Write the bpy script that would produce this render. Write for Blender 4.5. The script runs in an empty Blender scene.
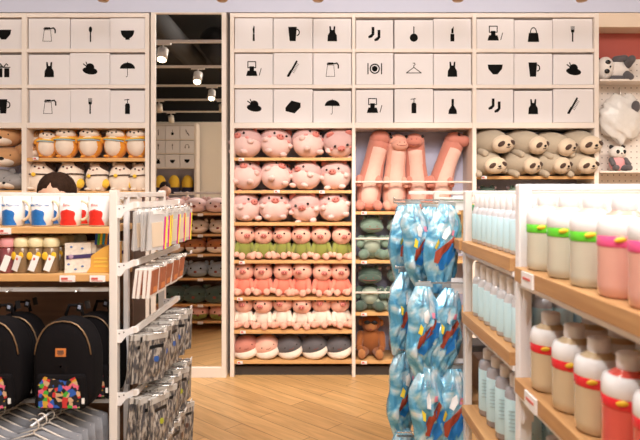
import bpy, math, random
from mathutils import Vector, Matrix, Euler, Quaternion
PI = math.pi
random.seed(7)
SC = bpy.context.scene
COL = SC.collection
F = 600.0          # focal length in pixels
EYE = 1.53
WY = 4.96          # front plane of the wall shelving


def P(px, py, y):
    return Vector(((px - 320) * y / F, y, EYE - (py - 192) * y / F))


# ------------------------------------------------------------------ materials
MATS = {}


def mat(name, col, rough=.6, metal=0., noise=0., nscale=30., bump=0., bscale=200., trans=0., sheen=0., emis=None, estr=0., coat=0., alpha=1., ior=1.45, spec=.5):
    if name in MATS:
        return MATS[name]
    m = bpy.data.materials.new(name)
    m.use_nodes = True
    nt = m.node_tree
    b = nt.nodes['Principled BSDF']
    b.inputs['Base Color'].default_value = (*col, 1)
    b.inputs['Roughness'].default_value = rough
    b.inputs['Metallic'].default_value = metal
    b.inputs['Transmission Weight'].default_value = trans
    b.inputs['IOR'].default_value = ior
    b.inputs['Alpha'].default_value = alpha
    b.inputs['Coat Weight'].default_value = coat
    b.inputs['Sheen Weight'].default_value = sheen
    b.inputs['Specular IOR Level'].default_value = spec
    if emis:
        b.inputs['Emission Color'].default_value = (*emis, 1)
        b.inputs['Emission Strength'].default_value = estr
    tc = nt.nodes.new('ShaderNodeTexCoord')
    if noise > 0:
        n = nt.nodes.new('ShaderNodeTexNoise')
        n.inputs['Scale'].default_value = nscale
        n.inputs['Detail'].default_value = 3
        nt.links.new(tc.outputs['Object'], n.inputs['Vector'])
        mx = nt.nodes.new('ShaderNodeMix')
        mx.data_type = 'RGBA'
        mx.inputs['A'].default_value = (*[max(0, c * (1 - noise)) for c in col], 1)
        mx.inputs['B'].default_value = (*[min(1, c * (1 + noise)) for c in col], 1)
        nt.links.new(n.outputs['Fac'], mx.inputs['Factor'])
        nt.links.new(mx.outputs['Result'], b.inputs['Base Color'])
    if bump > 0:
        n2 = nt.nodes.new('ShaderNodeTexNoise')
        n2.inputs['Scale'].default_value = bscale
        nt.links.new(tc.outputs['Object'], n2.inputs['Vector'])
        bp = nt.nodes.new('ShaderNodeBump')
        bp.inputs['Strength'].default_value = bump
        bp.inputs['Distance'].default_value = .004
        nt.links.new(n2.outputs['Fac'], bp.inputs['Height'])
        nt.links.new(bp.outputs['Normal'], b.inputs['Normal'])
    MATS[name] = m
    return m


def plush_mat(name, col):
    return mat(name, col, .92, noise=.07, nscale=25, bump=.35, bscale=160, sheen=.25, spec=.2)


CREAM = mat('cream_laminate', (.80, .72, .66), .5, noise=.02, nscale=8)
CARD = mat('white_cardboard', (.76, .73, .75), .6, noise=.02, nscale=5)
INK = mat('black_print', (.006, .006, .006), .8, spec=.1)
WSTEEL = mat('white_steel', (.86, .84, .85), .35)
GSTEEL = mat('grey_steel', (.62, .63, .66), .35, metal=.3)
CHROME = mat('chrome_wire', (.8, .79, .78), .25, metal=.9)
OAK = None
BACK = mat('lavender_back_panel', (.52, .53, .70), .7, noise=.03, nscale=6)
DARK = mat('dark_plinth', (.06, .05, .045), .7)
LABEL = mat('price_paper', (.86, .84, .83), .5)
REDINK = mat('red_print', (.65, .12, .1), .5)
BLACK = mat('black_plastic', (.012, .012, .014), .3)
EYEB = mat('black_eye', (.008, .008, .01), .25)


def wood_mat(name, c1, c2, axis=0, scale=6., rough=.5):
    m = bpy.data.materials.new(name)
    m.use_nodes = True
    nt = m.node_tree
    b = nt.nodes['Principled BSDF']
    tc = nt.nodes.new('ShaderNodeTexCoord')
    mp = nt.nodes.new('ShaderNodeMapping')
    s = [scale * 6] * 3
    s[axis] = scale * .4
    mp.inputs['Scale'].default_value = s
    n = nt.nodes.new('ShaderNodeTexNoise')
    n.inputs['Scale'].default_value = 1.5
    n.inputs['Detail'].default_value = 5
    n.inputs['Distortion'].default_value = .6
    r = nt.nodes.new('ShaderNodeValToRGB')
    r.color_ramp.elements[0].position = .3
    r.color_ramp.elements[1].position = .7
    r.color_ramp.elements[0].color = (*c1, 1)
    r.color_ramp.elements[1].color = (*c2, 1)
    L = nt.links.new
    L(tc.outputs['Object'], mp.inputs['Vector'])
    L(mp.outputs['Vector'], n.inputs['Vector'])
    L(n.outputs['Fac'], r.inputs['Fac'])
    L(r.outputs['Color'], b.inputs['Base Color'])
    b.inputs['Roughness'].default_value = rough
    return m


OAK = wood_mat('oak_board_x', (.62, .34, .13), (.74, .44, .19), 0)
OAKY = wood_mat('oak_board_y', (.42, .21, .08), (.56, .31, .13), 1)
BROWNP = wood_mat('brown_panel', (.13, .07, .045), (.20, .11, .07), 0, 4)


def floor_mat():
    m = bpy.data.materials.new('oak_floor')
    m.use_nodes = True
    nt = m.node_tree
    L = nt.links.new
    b = nt.nodes['Principled BSDF']
    tc = nt.nodes.new('ShaderNodeTexCoord')
    mp = nt.nodes.new('ShaderNodeMapping')
    mp.inputs['Rotation'].default_value = (0, 0, math.radians(43))
    br = nt.nodes.new('ShaderNodeTexBrick')
    br.offset = .37
    br.inputs['Scale'].default_value = 1
    br.inputs['Brick Width'].default_value = 1.3
    br.inputs['Row Height'].default_value = .15
    br.inputs['Mortar Size'].default_value = .0025
    br.inputs['Mortar Smooth'].default_value = .3
    br.inputs['Bias'].default_value = 0
    br.inputs['Color1'].default_value = (.74, .46, .20, 1)
    br.inputs['Color2'].default_value = (.58, .345, .145, 1)
    br.inputs['Mortar'].default_value = (.22, .12, .05, 1)
    L(tc.outputs['Object'], mp.inputs['Vector'])
    L(mp.outputs['Vector'], br.inputs['Vector'])
    mp2 = nt.nodes.new('ShaderNodeMapping')
    mp2.inputs['Scale'].default_value = (2.2, 26, 1)
    L(mp.outputs['Vector'], mp2.inputs['Vector'])
    n = nt.nodes.new('ShaderNodeTexNoise')
    n.inputs['Scale'].default_value = 1
    n.inputs['Detail'].default_value = 6
    n.inputs['Distortion'].default_value = 1.2
    L(mp2.outputs['Vector'], n.inputs['Vector'])
    r = nt.nodes.new('ShaderNodeValToRGB')
    r.color_ramp.elements[0].position = .25
    r.color_ramp.elements[0].color = (.76, .74, .72, 1)
    r.color_ramp.elements[1].position = .7
    r.color_ramp.elements[1].color = (1.1, 1.1, 1.1, 1)
    L(n.outputs['Fac'], r.inputs['Fac'])
    v = nt.nodes.new('ShaderNodeTexVoronoi')
    v.inputs['Scale'].default_value = 1.3
    L(mp.outputs['Vector'], v.inputs['Vector'])
    kr = nt.nodes.new('ShaderNodeValToRGB')
    kr.color_ramp.elements[0].position = .02
    kr.color_ramp.elements[0].color = (.45, .4, .35, 1)
    kr.color_ramp.elements[1].position = .07
    kr.color_ramp.elements[1].color = (1, 1, 1, 1)
    L(v.outputs['Distance'], kr.inputs['Fac'])
    mx = nt.nodes.new('ShaderNodeMix')
    mx.data_type = 'RGBA'
    mx.blend_type = 'MULTIPLY'
    mx.inputs['Factor'].default_value = 1
    L(br.outputs['Color'], mx.inputs['A'])
    L(r.outputs['Color'], mx.inputs['B'])
    mx2 = nt.nodes.new('ShaderNodeMix')
    mx2.data_type = 'RGBA'
    mx2.blend_type = 'MULTIPLY'
    mx2.inputs['Factor'].default_value = .8
    L(mx.outputs['Result'], mx2.inputs['A'])
    L(kr.outputs['Color'], mx2.inputs['B'])
    L(mx2.outputs['Result'], b.inputs['Base Color'])
    b.inputs['Roughness'].default_value = .38
    bp = nt.nodes.new('ShaderNodeBump')
    bp.inputs['Strength'].default_value = .15
    L(n.outputs['Fac'], bp.inputs['Height'])
    L(bp.outputs['Normal'], b.inputs['Normal'])
    return m


# ------------------------------------------------------------------ mesh builder
class MB:
    def __init__(s):
        s.v, s.f, s.sm = [], [], []

    def add(s, vs, fs, smooth=True):
        o = len(s.v)
        s.v += [tuple(v) for v in vs]
        s.f += [tuple(i + o for i in f) for f in fs]
        s.sm += [smooth] * len(fs)
        return s

    def sph(s, c, r, rot=None, seg=20, rings=12, fn=None):
        if not hasattr(r, '__len__'):
            r = (r, r, r)
        R = Euler(rot).to_matrix() if rot else Matrix.Identity(3)
        c = Vector(c)
        vs, fs = [], []
        for i in range(1, rings):
            t = PI * i / rings
            for j in range(seg):
                a = 2 * PI * j / seg
                d = Vector((math.sin(t) * math.cos(a), math.sin(t) * math.sin(a), math.cos(t)))
                k = fn(d) if fn else 1
                vs.append(c + R @ Vector((d.x * r[0] * k, d.y * r[1] * k, d.z * r[2] * k)))
        k0 = fn(Vector((0, 0, 1))) if fn else 1
        k1 = fn(Vector((0, 0, -1))) if fn else 1
        vs.append(c + R @ Vector((0, 0, r[2] * k0)))
        vs.append(c + R @ Vector((0, 0, -r[2] * k1)))
        n = len(vs)
        for i in range(rings - 2):
            for j in range(seg):
                a, b = i * seg + j, i * seg + (j + 1) % seg
                fs.append((a, a + seg, b + seg, b))
        for j in range(seg):
            fs.append((n - 2, j, (j + 1) % seg))
            q = (rings - 2) * seg
            fs.append((n - 1, q + (j + 1) % seg, q + j))
        return s.add(vs, fs)

    def tube(s, pts, rs, seg=10, caps=True, smooth=True, flat=1.0):
        pts = [Vector(p) for p in pts]
        if not hasattr(rs, '__len__'):
            rs = [rs] * len(pts)
        vs, fs = [], []
        up = None
        for i, p in enumerate(pts):
            if i == 0:
                t = pts[1] - p
            elif i == len(pts) - 1:
                t = p - pts[i - 1]
            else:
                t = (pts[i + 1] - p).normalized() + (p - pts[i - 1]).normalized()
            t.normalize()
            if up is None:
                up = Vector((0, 0, 1)) if abs(t.z) < .9 else Vector((0, 1, 0))
            x = t.cross(up)
            x.normalize()
            y = x.cross(t)
            y.normalize()
            up = y
            for j in range(seg):
                a = 2 * PI * (j + (.5 if seg == 4 else 0)) / seg
                vs.append(p + x * (math.cos(a) * rs[i]) + y * (math.sin(a) * rs[i] * flat))
        for i in range(len(pts) - 1):
            for j in range(seg):
                a, b = i * seg + j, i * seg + (j + 1) % seg
                fs.append((a, b, b + seg, a + seg))
        if caps:
            fs.append(tuple(reversed(range(seg))))
            fs.append(tuple(range((len(pts) - 1) * seg, len(pts) * seg)))
        return s.add(vs, fs, smooth and seg > 4)

    def limb(s, p0, p1, r0, r1, seg=12, n=7):
        """tapered limb with round ends"""
        p0, p1 = Vector(p0), Vector(p1)
        d = (p1 - p0).normalized()
        pts, rs = [], []
        for i in range(4):
            a = PI / 2 * i / 4
            pts.append(p0 - d * r0 * math.cos(a)); rs.append(max(.0004, r0 * math.sin(a)))
        for i in range(n):
            t = i / (n - 1)
            pts.append(p0.lerp(p1, t)); rs.append(r0 + (r1 - r0) * t)
        for i in range(1, 5):
            a = PI / 2 * i / 4
            pts.append(p1 + d * r1 * math.sin(a)); rs.append(max(.0004, r1 * math.cos(a)))
        return s.tube(pts, rs, seg)

    def box(s, c, d, rot=None, smooth=False):
        R = Euler(rot).to_matrix() if rot else Matrix.Identity(3)
        c = Vector(c)
        vs = [c + R @ Vector((x * d[0] / 2, y * d[1] / 2, z * d[2] / 2)) for x in (-1, 1) for y in (-1, 1) for z in (-1, 1)]
        fs = [(0, 1, 3, 2), (4, 6, 7, 5), (0, 4, 5, 1), (2, 3, 7, 6), (0, 2, 6, 4), (1, 5, 7, 3)]
        return s.add(vs, fs, smooth)

    def bx(s, x0, x1, y0, y1, z0, z1):
        return s.box(((x0 + x1) / 2, (y0 + y1) / 2, (z0 + z1) / 2), (abs(x1 - x0), abs(y1 - y0), abs(z1 - z0)))

    def lathe(s, prof, c=(0, 0, 0), seg=24, caps=True):
        vs, fs = [], []
        c = Vector(c)
        for r, z in prof:
            for j in range(seg):
                a = 2 * PI * j / seg
                vs.append(c + Vector((r * math.cos(a), r * math.sin(a), z)))
        for i in range(len(prof) - 1):
            for j in range(seg):
                a, b = i * seg + j, i * seg + (j + 1) % seg
                fs.append((a, b, b + seg, a + seg))
        if caps:
            fs.append(tuple(reversed(range(seg))))
            q = (len(prof) - 1) * seg
            fs.append(tuple(range(q, q + seg)))
        return s.add(vs, fs, True)

    def prism(s, poly, y0, y1):
        """2D (x,z) polygon extruded along y"""
        n = len(poly)
        vs = [(x, y0, z) for x, z in poly] + [(x, y1, z) for x, z in poly]
        fs = [tuple(range(n)), tuple(reversed(range(n, 2 * n)))]
        for i in range(n):
            j = (i + 1) % n
            fs.append((i, i + n, j + n, j))
        return s.add(vs, fs, False)

    def xf(s, M):
        s.v = [tuple(M @ Vector(v)) for v in s.v]
        return s

    def build(s, name, m, parent=None, loc=None, bevel=0):
        me = bpy.data.meshes.new(name)
        me.from_pydata(s.v, [], s.f)
        me.polygons.foreach_set('use_smooth', s.sm)
        me.materials.append(m)
        me.update()
        o = bpy.data.objects.new(name, me)
        COL.objects.link(o)
        if parent:
            o.parent = parent
        if loc is not None:
            o.location = loc
        if bevel:
            bv = o.modifiers.new('bevel', 'BEVEL')
            bv.width = bevel
            bv.segments = 2
            bv.limit_method = 'ANGLE'
        return o


def thing(name, loc=(0, 0, 0), label=None, cat=None, group=None):
    o = bpy.data.objects.new(name, None)
    o.empty_display_size = .05
    COL.objects.link(o)
    o.location = loc
    tag(o, label, cat, group)
    return o


def tag(o, label=None, cat=None, group=None, kind=None):
    if label: o['label'] = label
    if cat: o['category'] = cat
    if group: o['group'] = group
    if kind: o['kind'] = kind
    return o


def dup(o, parent=None):
    c = o.copy()
    COL.objects.link(c)
    if parent: c.parent = parent
    for ch in o.children:
        dup(ch, c)
    return c


PROTO_USED = {}


def inst(key, maker, loc, rot=(0, 0, 0), h=0., scale=1., label=None, group=None, cat=None):
    """first call makes the thing, later calls copy it. h = height of turning centre above its base"""
    if key not in PROTO_USED:
        o = maker()
        PROTO_USED[key] = o
    else:
        o = dup(PROTO_USED[key])
    R = Euler(rot).to_matrix()
    loc = Vector(loc)
    if h:
        c = loc + Vector((0, 0, h * scale))
        loc = c + R @ Vector((0, 0, -h * scale))
    o.location = loc
    o.rotation_euler = rot
    o.scale = (scale,) * 3
    if 'group' in o: del o['group']
    tag(o, label, cat, group)
    return o


ORD = ['first', 'second', 'third', 'fourth', 'fifth', 'sixth', 'seventh', 'eighth']


def nth(i, n):
    if i == 0: return 'leftmost'
    if i == n - 1: return 'rightmost'
    return ORD[i] + ' from left'


def struct(name, mb, m, bevel=0):
    return tag(mb.build(name, m, bevel=bevel), kind='structure')


# ------------------------------------------------------------------ the room
FASC = mat('white_lilac_paint', (.57, .60, .75), .7, noise=.01)
WALLP = mat('cream_paint', (.74, .68, .60), .8, noise=.02)
BLK = mat('matt_black_ceiling', (.012, .012, .013), .9)
X0, X1, Y0, Y1, ZC = -5.4, 3.6, -3.95, 5.36, 4.0
struct('floor', MB().bx(X0, X1, Y0, Y1, -.06, 0), floor_mat())
struct('ceiling', MB().bx(X0, X1, Y0, Y1, ZC, ZC + .08), BLK)
struct('wall_back', MB().bx(X0, X1, Y1, Y1 + .08, 0, ZC), WALLP)
struct('wall_front', MB().bx(X0, X1, Y0 - .08, Y0, 0, 3.15), WALLP)
struct('trim_2', MB().bx(X0, X1, Y0 - .08, Y0, 3.15, ZC), BLK)
struct('trim_3', MB().bx(X0 - .0, X0 + .01, Y0, Y1, 3.15, ZC), BLK)
struct('wall_left', MB().bx(X0 - .08, X0, Y0, Y1, 0, ZC), WALLP)
struct('wall_right', MB().bx(X1, X1 + .08, Y0, Y1, 0, ZC), WALLP)
ztop = P(0, 12.5, WY).z
struct('trim_1', MB().bx(X0, X1, WY - .01, Y1, ztop, ZC), FASC)
# dark ducts under the open ceiling
for i, (x, y, z, r) in enumerate([(-2.0, 2.4, 3.62, .16), (-1.5, -.6, 3.66, .22)]):
    o = MB().tube([(x, y - 2.2, z), (x, y + 2.0, z)], r, 20).build('ventilation_duct', mat('dark_duct', (.02, .02, .021), .85))
    tag(o, ['slim dark round duct under the black ceiling near the wall', 'fat dark round duct under the black ceiling further into the shop'][i], 'duct')
o = MB().bx(-3.2, -2.3, 1.9, 2.6, 3.5, 3.75).build('ventilation_box', mat('duct_grey', (.16, .16, .16), .6), bevel=.01)
tag(o, 'dark grey ventilation box hung below the black ceiling', 'ventilation box')

# ------------------------------------------------------------------ wall shelving
def zp(py, y=WY): return EYE - (py - 192) * y / F
def xp(px, y=WY): return (px - 320) * y / F


BY = WY + .34  # back panel plane
OAKEDGE = OAK


def price(parent, px, py, y=WY, w=.045, h=.026):
    p = P(px, py, y)
    o = MB().bx(p.x - w / 2, p.x + w / 2, y - .006, y - .0015, p.z - h / 2, p.z + h / 2).build('price_label', LABEL, parent)
    m = MB()
    m.bx(p.x - w * .38, p.x + w * .05, y - .0075, y - .0062, p.z - h * .15, p.z + h * .25)
    m.bx(p.x - w * .38, p.x + w * .3, y - .0075, y - .0062, p.z - h * .35, p.z - h * .25)
    m.build('price_print', REDINK, o)


def wall_unit(posts, bays, label, x_end=None):
    u = thing('shelving_unit', (0, 0, 0), label, 'shelving')
    for a, b in posts:
        MB().bx(xp(a), xp(b), WY, WY + .36, 0, zp(13)).build('upright', CREAM, u, bevel=.002)
    for bay in bays:
        a, b = xp(bay['x'][0]), xp(bay['x'][1])
        MB().bx(a, b, BY, BY + .015, .08, zp(122)).build('back_panel', BACK, u)
        MB().bx(a, b, BY, BY + .015, zp(122), zp(14)).build('upper_back_panel', CREAM, u)
        for y0, y1 in bay.get('top', [(13, 17), (48.5, 52), (84.5, 88), (122.5, 128)]):
            MB().bx(a, b, WY + .004, WY + .34, zp(y1), zp(y0)).build('box_shelf', CREAM, u, bevel=.001)
        for y0, y1 in bay['boards']:
            MB().bx(a, b, WY + .006, WY + .335, zp(y1), zp(y0)).build('shelf_board', OAK, u, bevel=.001)
        for py in bay.get('rails', []):
            MB().tube([(a, WY + .02, zp(py)), (b, WY + .02, zp(py))], .009, 8).build('guard_rail', CREAM, u)
        for px, py in bay.get('prices', []):
            price(u, px, py)
        MB().bx(a, b, WY + .06, WY + .1, 0, .07).build('kick_plate', DARK, u)
    return u


std = [(157.5, 160.5), (190.3, 193.3), (222.5, 225.7), (260.3, 263.5), (297.3, 300.3), (330.3, 333.8), (360.6, 364)]
U1 = wall_unit([(230, 234), (352, 355.5), (472.5, 476.5), (594.5, 599)], [
    dict(x=(234, 352), boards=std, prices=[(241.5, 159.5), (277, 191.5), (242, 262.5), (240, 299), (243, 332), (240, 362.5), (322, 192)]),
    dict(x=(355.5, 472.5), boards=[(211.5, 214.5), (260.3, 263.5), (312.5, 315.8), (360.6, 364)], rails=[182, 239, 293], prices=[(364, 213), (364, 262.3), (364, 314.3), (364, 362.5)]),
    dict(x=(476.5, 594.5), boards=[(176, 179), (222.5, 225.7), (260.3, 263.5), (297.3, 300.3), (330.3, 333.8), (360.6, 364)], prices=[(484, 177.5)]),
], 'long cream wall shelving with oak boards filling the wall right of the mirror')
U2 = wall_unit([(-98, -94), (21.5, 26.5), (145, 149)], [
    dict(x=(26.5, 145), boards=[(157.8, 161.2), (191, 194.5), (222.5, 225.7), (260.3, 263.5), (297.3, 300.3), (330.3, 333.8), (360.6, 364)], prices=[(36, 158.5)]),
    dict(x=(-94, 21.5), boards=[(190.3, 193.3), (222.5, 225.7), (260.3, 263.5), (297.3, 300.3), (330.3, 333.8), (360.6, 364)]),
], 'cream wall shelving with oak boards left of the tall mirror')

# tall mirror column
mr = thing('framed_mirror', (xp(189), WY, 0), 'tall white framed mirror panel between the two wall shelving units', 'mirror')
def loc(o, root):   # parent keeping world position
    o.parent = root
    o.location = o.location - root.location
    return o
MIR = bpy.data.materials.new('mirror_glass')
MIR.use_nodes = True
MIR.node_tree.nodes['Principled BSDF'].inputs['Base Color'].default_value = (.93, .92, .90, 1)
MIR.node_tree.nodes['Principled BSDF'].inputs['Metallic'].default_value = 1
MIR.node_tree.nodes['Principled BSDF'].inputs['Roughness'].default_value = 0.0
loc(MB().bx(xp(155.5), xp(222), WY, WY + .006, zp(367), zp(14)).build('mirror_glass', MIR), mr)
loc(MB().bx(xp(151.5), xp(155.5), WY - .02, WY + .03, .0, zp(13)).build('frame_side', CREAM, bevel=.002), mr)
loc(MB().bx(xp(222), xp(226.5), WY - .02, WY + .03, .0, zp(13)).build('frame_side', CREAM, bevel=.002), mr)
loc(MB().bx(xp(155.5), xp(222), WY - .018, WY + .03, 0, zp(367)).build('frame_bottom', CREAM, bevel=.002), mr)
loc(MB().bx(xp(155.5), xp(222), WY - .018, WY + .03, zp(14), zp(13)).build('frame_top', CREAM), mr)
loc(MB().bx(xp(151.5), xp(226.5), WY + .031, BY, 0, zp(13)).build('backing', CREAM), mr)

# ------------------------------------------------------------------ printed icons
def line_poly(m, pts, w, closed=False, y=0., t=.001):
    n = len(pts)
    seg = n if closed else n - 1
    for i in range(seg):
        a, b = Vector(pts[i]), Vector(pts[(i + 1) % n])
        d = (b - a)
        if d.length < 1e-6: continue
        d.normalize()
        q = Vector((-d.y, d.x)) * w / 2
        e = d * w * .3
        m.prism([tuple(a - e - q), tuple(b + e - q), tuple(b + e + q), tuple(a - e + q)], y - t, y)


def ell_pts(cx, cy, rx, ry, n=20, a0=0, a1=2 * PI, rot=0):
    out = []
    k = n if abs(a1 - a0) > 6.2 else n - 1
    for i in range(n):
        a = a0 + (a1 - a0) * i / k
        x, y = rx * math.cos(a), ry * math.sin(a)
        out.append((cx + x * math.cos(rot) - y * math.sin(rot), cy + x * math.sin(rot) + y * math.cos(rot)))
    return out


def icon_mesh(kind):
    m = MB()
    def poly(p): m.prism(p, -.001, 0)
    def ell(*a, **k): poly(ell_pts(*a, **k))
    def line(p, w, closed=False): line_poly(m, p, w, closed)
    if kind == 'tank top':
        poly([(-.32, -.5), (.32, -.5), (.3, -.1), (.18, .1), (.2, .5), (.1, .5), (.06, .25), (-.06, .25), (-.1, .5), (-.2, .5), (-.18, .1), (-.3, -.1)])
    elif kind == 'mug':
        poly([(-.22, -.5), (.18, -.5), (.25, .45), (-.32, .45)])
        line(ell_pts(.26, .08, .16, .2, 12, -1.6, 1.6), .07)
    elif kind == 'knife':
        poly([(-.07, -.5), (.07, -.5), (.06, -.02), (-.06, -.02)]); poly([(-.05, .0), (.06, .0), (.06, .45), (.0, .52), (-.07, .3)])
    elif kind == 'fork':
        line([(0, -.5), (0, .1)], .09); poly([(-.1, .1), (.1, .1), (.12, .28), (-.12, .28)])
        for x in (-.1, -.033, .033, .1): line([(x, .25), (x, .5)], .035)
    elif kind == 'spoon':
        line([(0, -.5), (0, .15)], .08); ell(0, .3, .11, .2)
    elif kind == 'bowl':
        poly(ell_pts(0, .2, .45, .55, 16, PI, 2 * PI)); poly([(-.15, -.42), (.15, -.42), (.12, -.3), (-.12, -.3)])
    elif kind == 'umbrella':
        poly(ell_pts(0, .05, .5, .4, 16, 0, PI)); line([(0, .5), (0, -.42), (-.04, -.5), (-.1, -.48)], .035)
    elif kind == 'hat':
        ell(.02, -.14, .5, .24, rot=-.15); ell(.02, .1, .28, .26); line([(-.2, .15), (-.42, .32)], .07); line([(-.15, .2), (-.25, .45)], .06)
    elif kind == 'carafe':
        line([(-.42, -.5), (.16, -.5), (.1, .25), (-.32, .25)], .03, True); line([(-.34, .32), (.1, .34), (.3, .38), (.4, .25), (.4, .05)], .09)
        line([(-.3, .4), (.05, .4)], .05)
    elif kind == 'soap bottle':
        poly([(-.16, -.5), (.16, -.5), (.16, .1), (.1, .2), (-.1, .2), (-.16, .1)]); line([(0, .2), (0, .42)], .05); line([(-.02, .45), (-.2, .43)], .05); line([(.0, .46), (.1, .46)], .06)
    elif kind == 'comb':
        line([(-.3, -.5), (.25, .5)], .12); line([(-.36, -.5), (-.15, -.12)], .1)
        for i in range(7):
            t = .35 + i * .09
            x, y = -.3 + .55 * t, -.5 + t
            line([(x, y), (x + .2, y - .12)], .03)
    elif kind == 'compact mirror':
        line([(-.4, .5), (.12, .5), (.12, .1), (-.4, .1)], .06, True); poly([(-.42, -.1), (.14, -.1), (.24, -.45), (-.52, -.45)])
        line([(-.14, .1), (-.14, -.1)], .3); line([(.36, -.4), (.48, .05)], .05)
    elif kind == 'sushi box':
        poly([(-.5, -.1), (-.1, .35), (.5, .2), (.5, -.1), (.1, -.5), (-.5, -.35)])
    elif kind == 'socks':
        for dx, dy in ((-.18, .1), (.22, -.1)):
            poly([(dx - .02, dy + .4), (dx + .16, dy + .4), (dx + .16, dy - .1), (dx, dy - .3), (dx - .22, dy - .35), (dx - .25, dy - .22), (dx - .02, dy - .05)])
    elif kind == 'frying pan':
        ell(0, -.22, .27, .27, 20); line([(0, 0), (0, .5)], .07)
    elif kind == 'lipstick':
        poly([(-.13, -.5), (.13, -.5), (.13, .0), (-.13, .0)]); poly([(-.07, .03), (.08, .03), (.08, .5), (-.07, .3)])
    elif kind == 'plate':
        line(ell_pts(0, 0, .3, .3, 20), .08, True); ell(0, 0, .19, .19); line([(-.45, -.35), (-.45, .35)], .07); line([(.45, -.35), (.45, .35)], .07)
    elif kind == 'hanger':
        line([(-.5, -.25), (.5, -.25), (0, .12)], .05, True); line([(0, .12), (0, .24), (.09, .3), (.06, .4), (-.05, .4)], .045)
    elif kind == 'dish brush':
        poly([(-.28, -.5), (.28, -.5), (.26, -.25), (.08, .05), (.08, .5), (-.08, .5), (-.08, .05), (-.26, -.25)])
    elif kind == 'handbag':
        poly([(-.38, -.5), (.38, -.5), (.3, .1), (-.3, .1)]); line(ell_pts(0, .1, .2, .35, 12, 0, PI), .06)
    elif kind == 'briefs':
        poly([(-.5, .3), (.5, .3), (.45, .0), (.15, -.35), (-.15, -.35), (-.45, .0)])
    elif kind == 'gift':
        poly([(-.4, -.5), (-.06, -.5), (-.06, .1), (-.4, .1)]); poly([(.06, -.5), (.4, -.5), (.4, .1), (.06, .1)])
        line([(0, .15), (-.2, .4), (-.3, .3), (0, .15), (.2, .4), (.3, .3)], .06); line([(-.45, .16), (.45, .16)], .06)
    elif kind == 'teacup':
        poly([(-.4, .3), (.3, .3), (.2, -.3), (-.25, -.3)]); line(ell_pts(.3, .05, .14, .16, 10, -1.6, 1.6), .06)
    elif kind == 'headphones':
        line(ell_pts(0, 0, .35, .4, 12, 0, PI), .07); ell(-.33, -.1, .1, .18); ell(.33, -.1, .1, .18)
    s = .125
    m.v = [(x * s, y, z * s) for x, y, z in m.v]
    return m


ICON_CACHE = {}
BOX_CACHE = {}


def storage_box(x0, x1, z0, z1, yf, kind, label, group, face=-1, slide=0):
    w, h = x1 - x0, z1 - z0
    key = (round(w, 3), round(h, 3))
    yf = yf + slide
    if key not in BOX_CACHE:
        m = MB()
        d, t = .28, .004
        m.bx(-w / 2, w / 2, 0, d, 0, h)
        o = m.build('storage_box', CARD, bevel=.003)
        BOX_CACHE[key] = o.data
    else:
        o = bpy.data.objects.new('storage_box', BOX_CACHE[key])
        COL.objects.link(o)
        bv = o.modifiers.new('bevel', 'BEVEL'); bv.width = .003; bv.segments = 2; bv.limit_method = 'ANGLE'
    o.location = ((x0 + x1) / 2, yf, z0)
    if face > 0: o.rotation_euler = (0, 0, PI)
    tag(o, label, 'storage box', group)
    if kind not in ICON_CACHE:
        ic = icon_mesh(kind).build('printed_icon', INK, o)
        ICON_CACHE[kind] = ic.data
    else:
        ic = bpy.data.objects.new('printed_icon', ICON_CACHE[kind])
        COL.objects.link(ic)
        ic.parent = o
    ic.location = (0, -.0002, h / 2)
    return o


rowz = [(48.4, 17.8), (84.3, 52.6), (122.3, 88.8)]
rn = ['top row', 'middle row', 'bottom row']
cols = {
    'far left': ([(-17, 20.5)], [['briefs'], ['gift'], ['mug']]),
    'left of the mirror': ([(27.5, 68.7), (69.2, 109), (109.5, 144.5)], [['carafe', 'spoon', 'bowl'], ['tank top', 'hat', 'umbrella'], ['carafe', 'fork', 'soap bottle']]),
    'beside the mirror': ([(234.6, 272.6), (273.2, 312.6), (313.2, 351.5)], [['knife', 'mug', 'tank top'], ['compact mirror', 'comb', 'carafe'], ['hat', 'sushi box', 'umbrella']]),
    'above the pink dinosaurs': ([(356.2, 393.6), (394.8, 433.6), (434.2, 472)], [['socks', 'frying pan', 'lipstick'], ['plate', 'hanger', 'tank top'], ['compact mirror', 'soap bottle', 'dish brush']]),
    'above the sloths': ([(477.2, 514.5), (515.2, 553.4), (554, 594)], [['compact mirror', 'handbag', 'fork'], ['briefs', 'mug', 'hat'], ['socks', 'tank top', 'comb']]),
}
for blk, (cs, rows) in cols.items():
    for r in range(3):
        for c, (a, b) in enumerate(cs):
            z0, z1 = zp(rowz[r][0]), zp(rowz[r][1])
            gap = random.choice([0, 0, .004, .012])
            storage_box(xp(a), xp(b), z0 + .001, z1 - gap, WY + .012, rows[r][c],
                        f"white storage box with black {rows[r][c]}, {rn[r]}, {['left', 'centre', 'right'][c]} column {blk}", 'printed storage boxes ' + blk, slide=random.uniform(0, .02))

# ------------------------------------------------------------------ plush toys
PINK = plush_mat('plush_pale_pink', (.80, .56, .53))
PINKD = plush_mat('plush_dusty_pink', (.62, .40, .39))
SNOUT = plush_mat('plush_rose', (.66, .22, .19))
NOST = mat('nostril', (.25, .06, .05), .7)
PEACH = plush_mat('plush_peach', (.84, .47, .37))
GREENS = plush_mat('knit_olive', (.25, .27, .06))
SALMON = plush_mat('knit_salmon', (.80, .24, .17))
WHITEP = plush_mat('plush_white', (.84, .72, .62))
ORANGE = plush_mat('plush_orange', (.80, .33, .04))
YEL = plush_mat('plush_yellow', (.85, .55, .06))
TAN = plush_mat('plush_tan', (.56, .30, .14))
GREYP = plush_mat('plush_grey', (.32, .30, .30))
DGREY = plush_mat('plush_charcoal', (.12, .11, .12))
DBROWN = plush_mat('plush_dark_brown', (.07, .04, .03))
BROWN = plush_mat('plush_rust_brown', (.26, .085, .025))
BROWNF = plush_mat('plush_face_brown', (.42, .18, .07))
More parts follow.
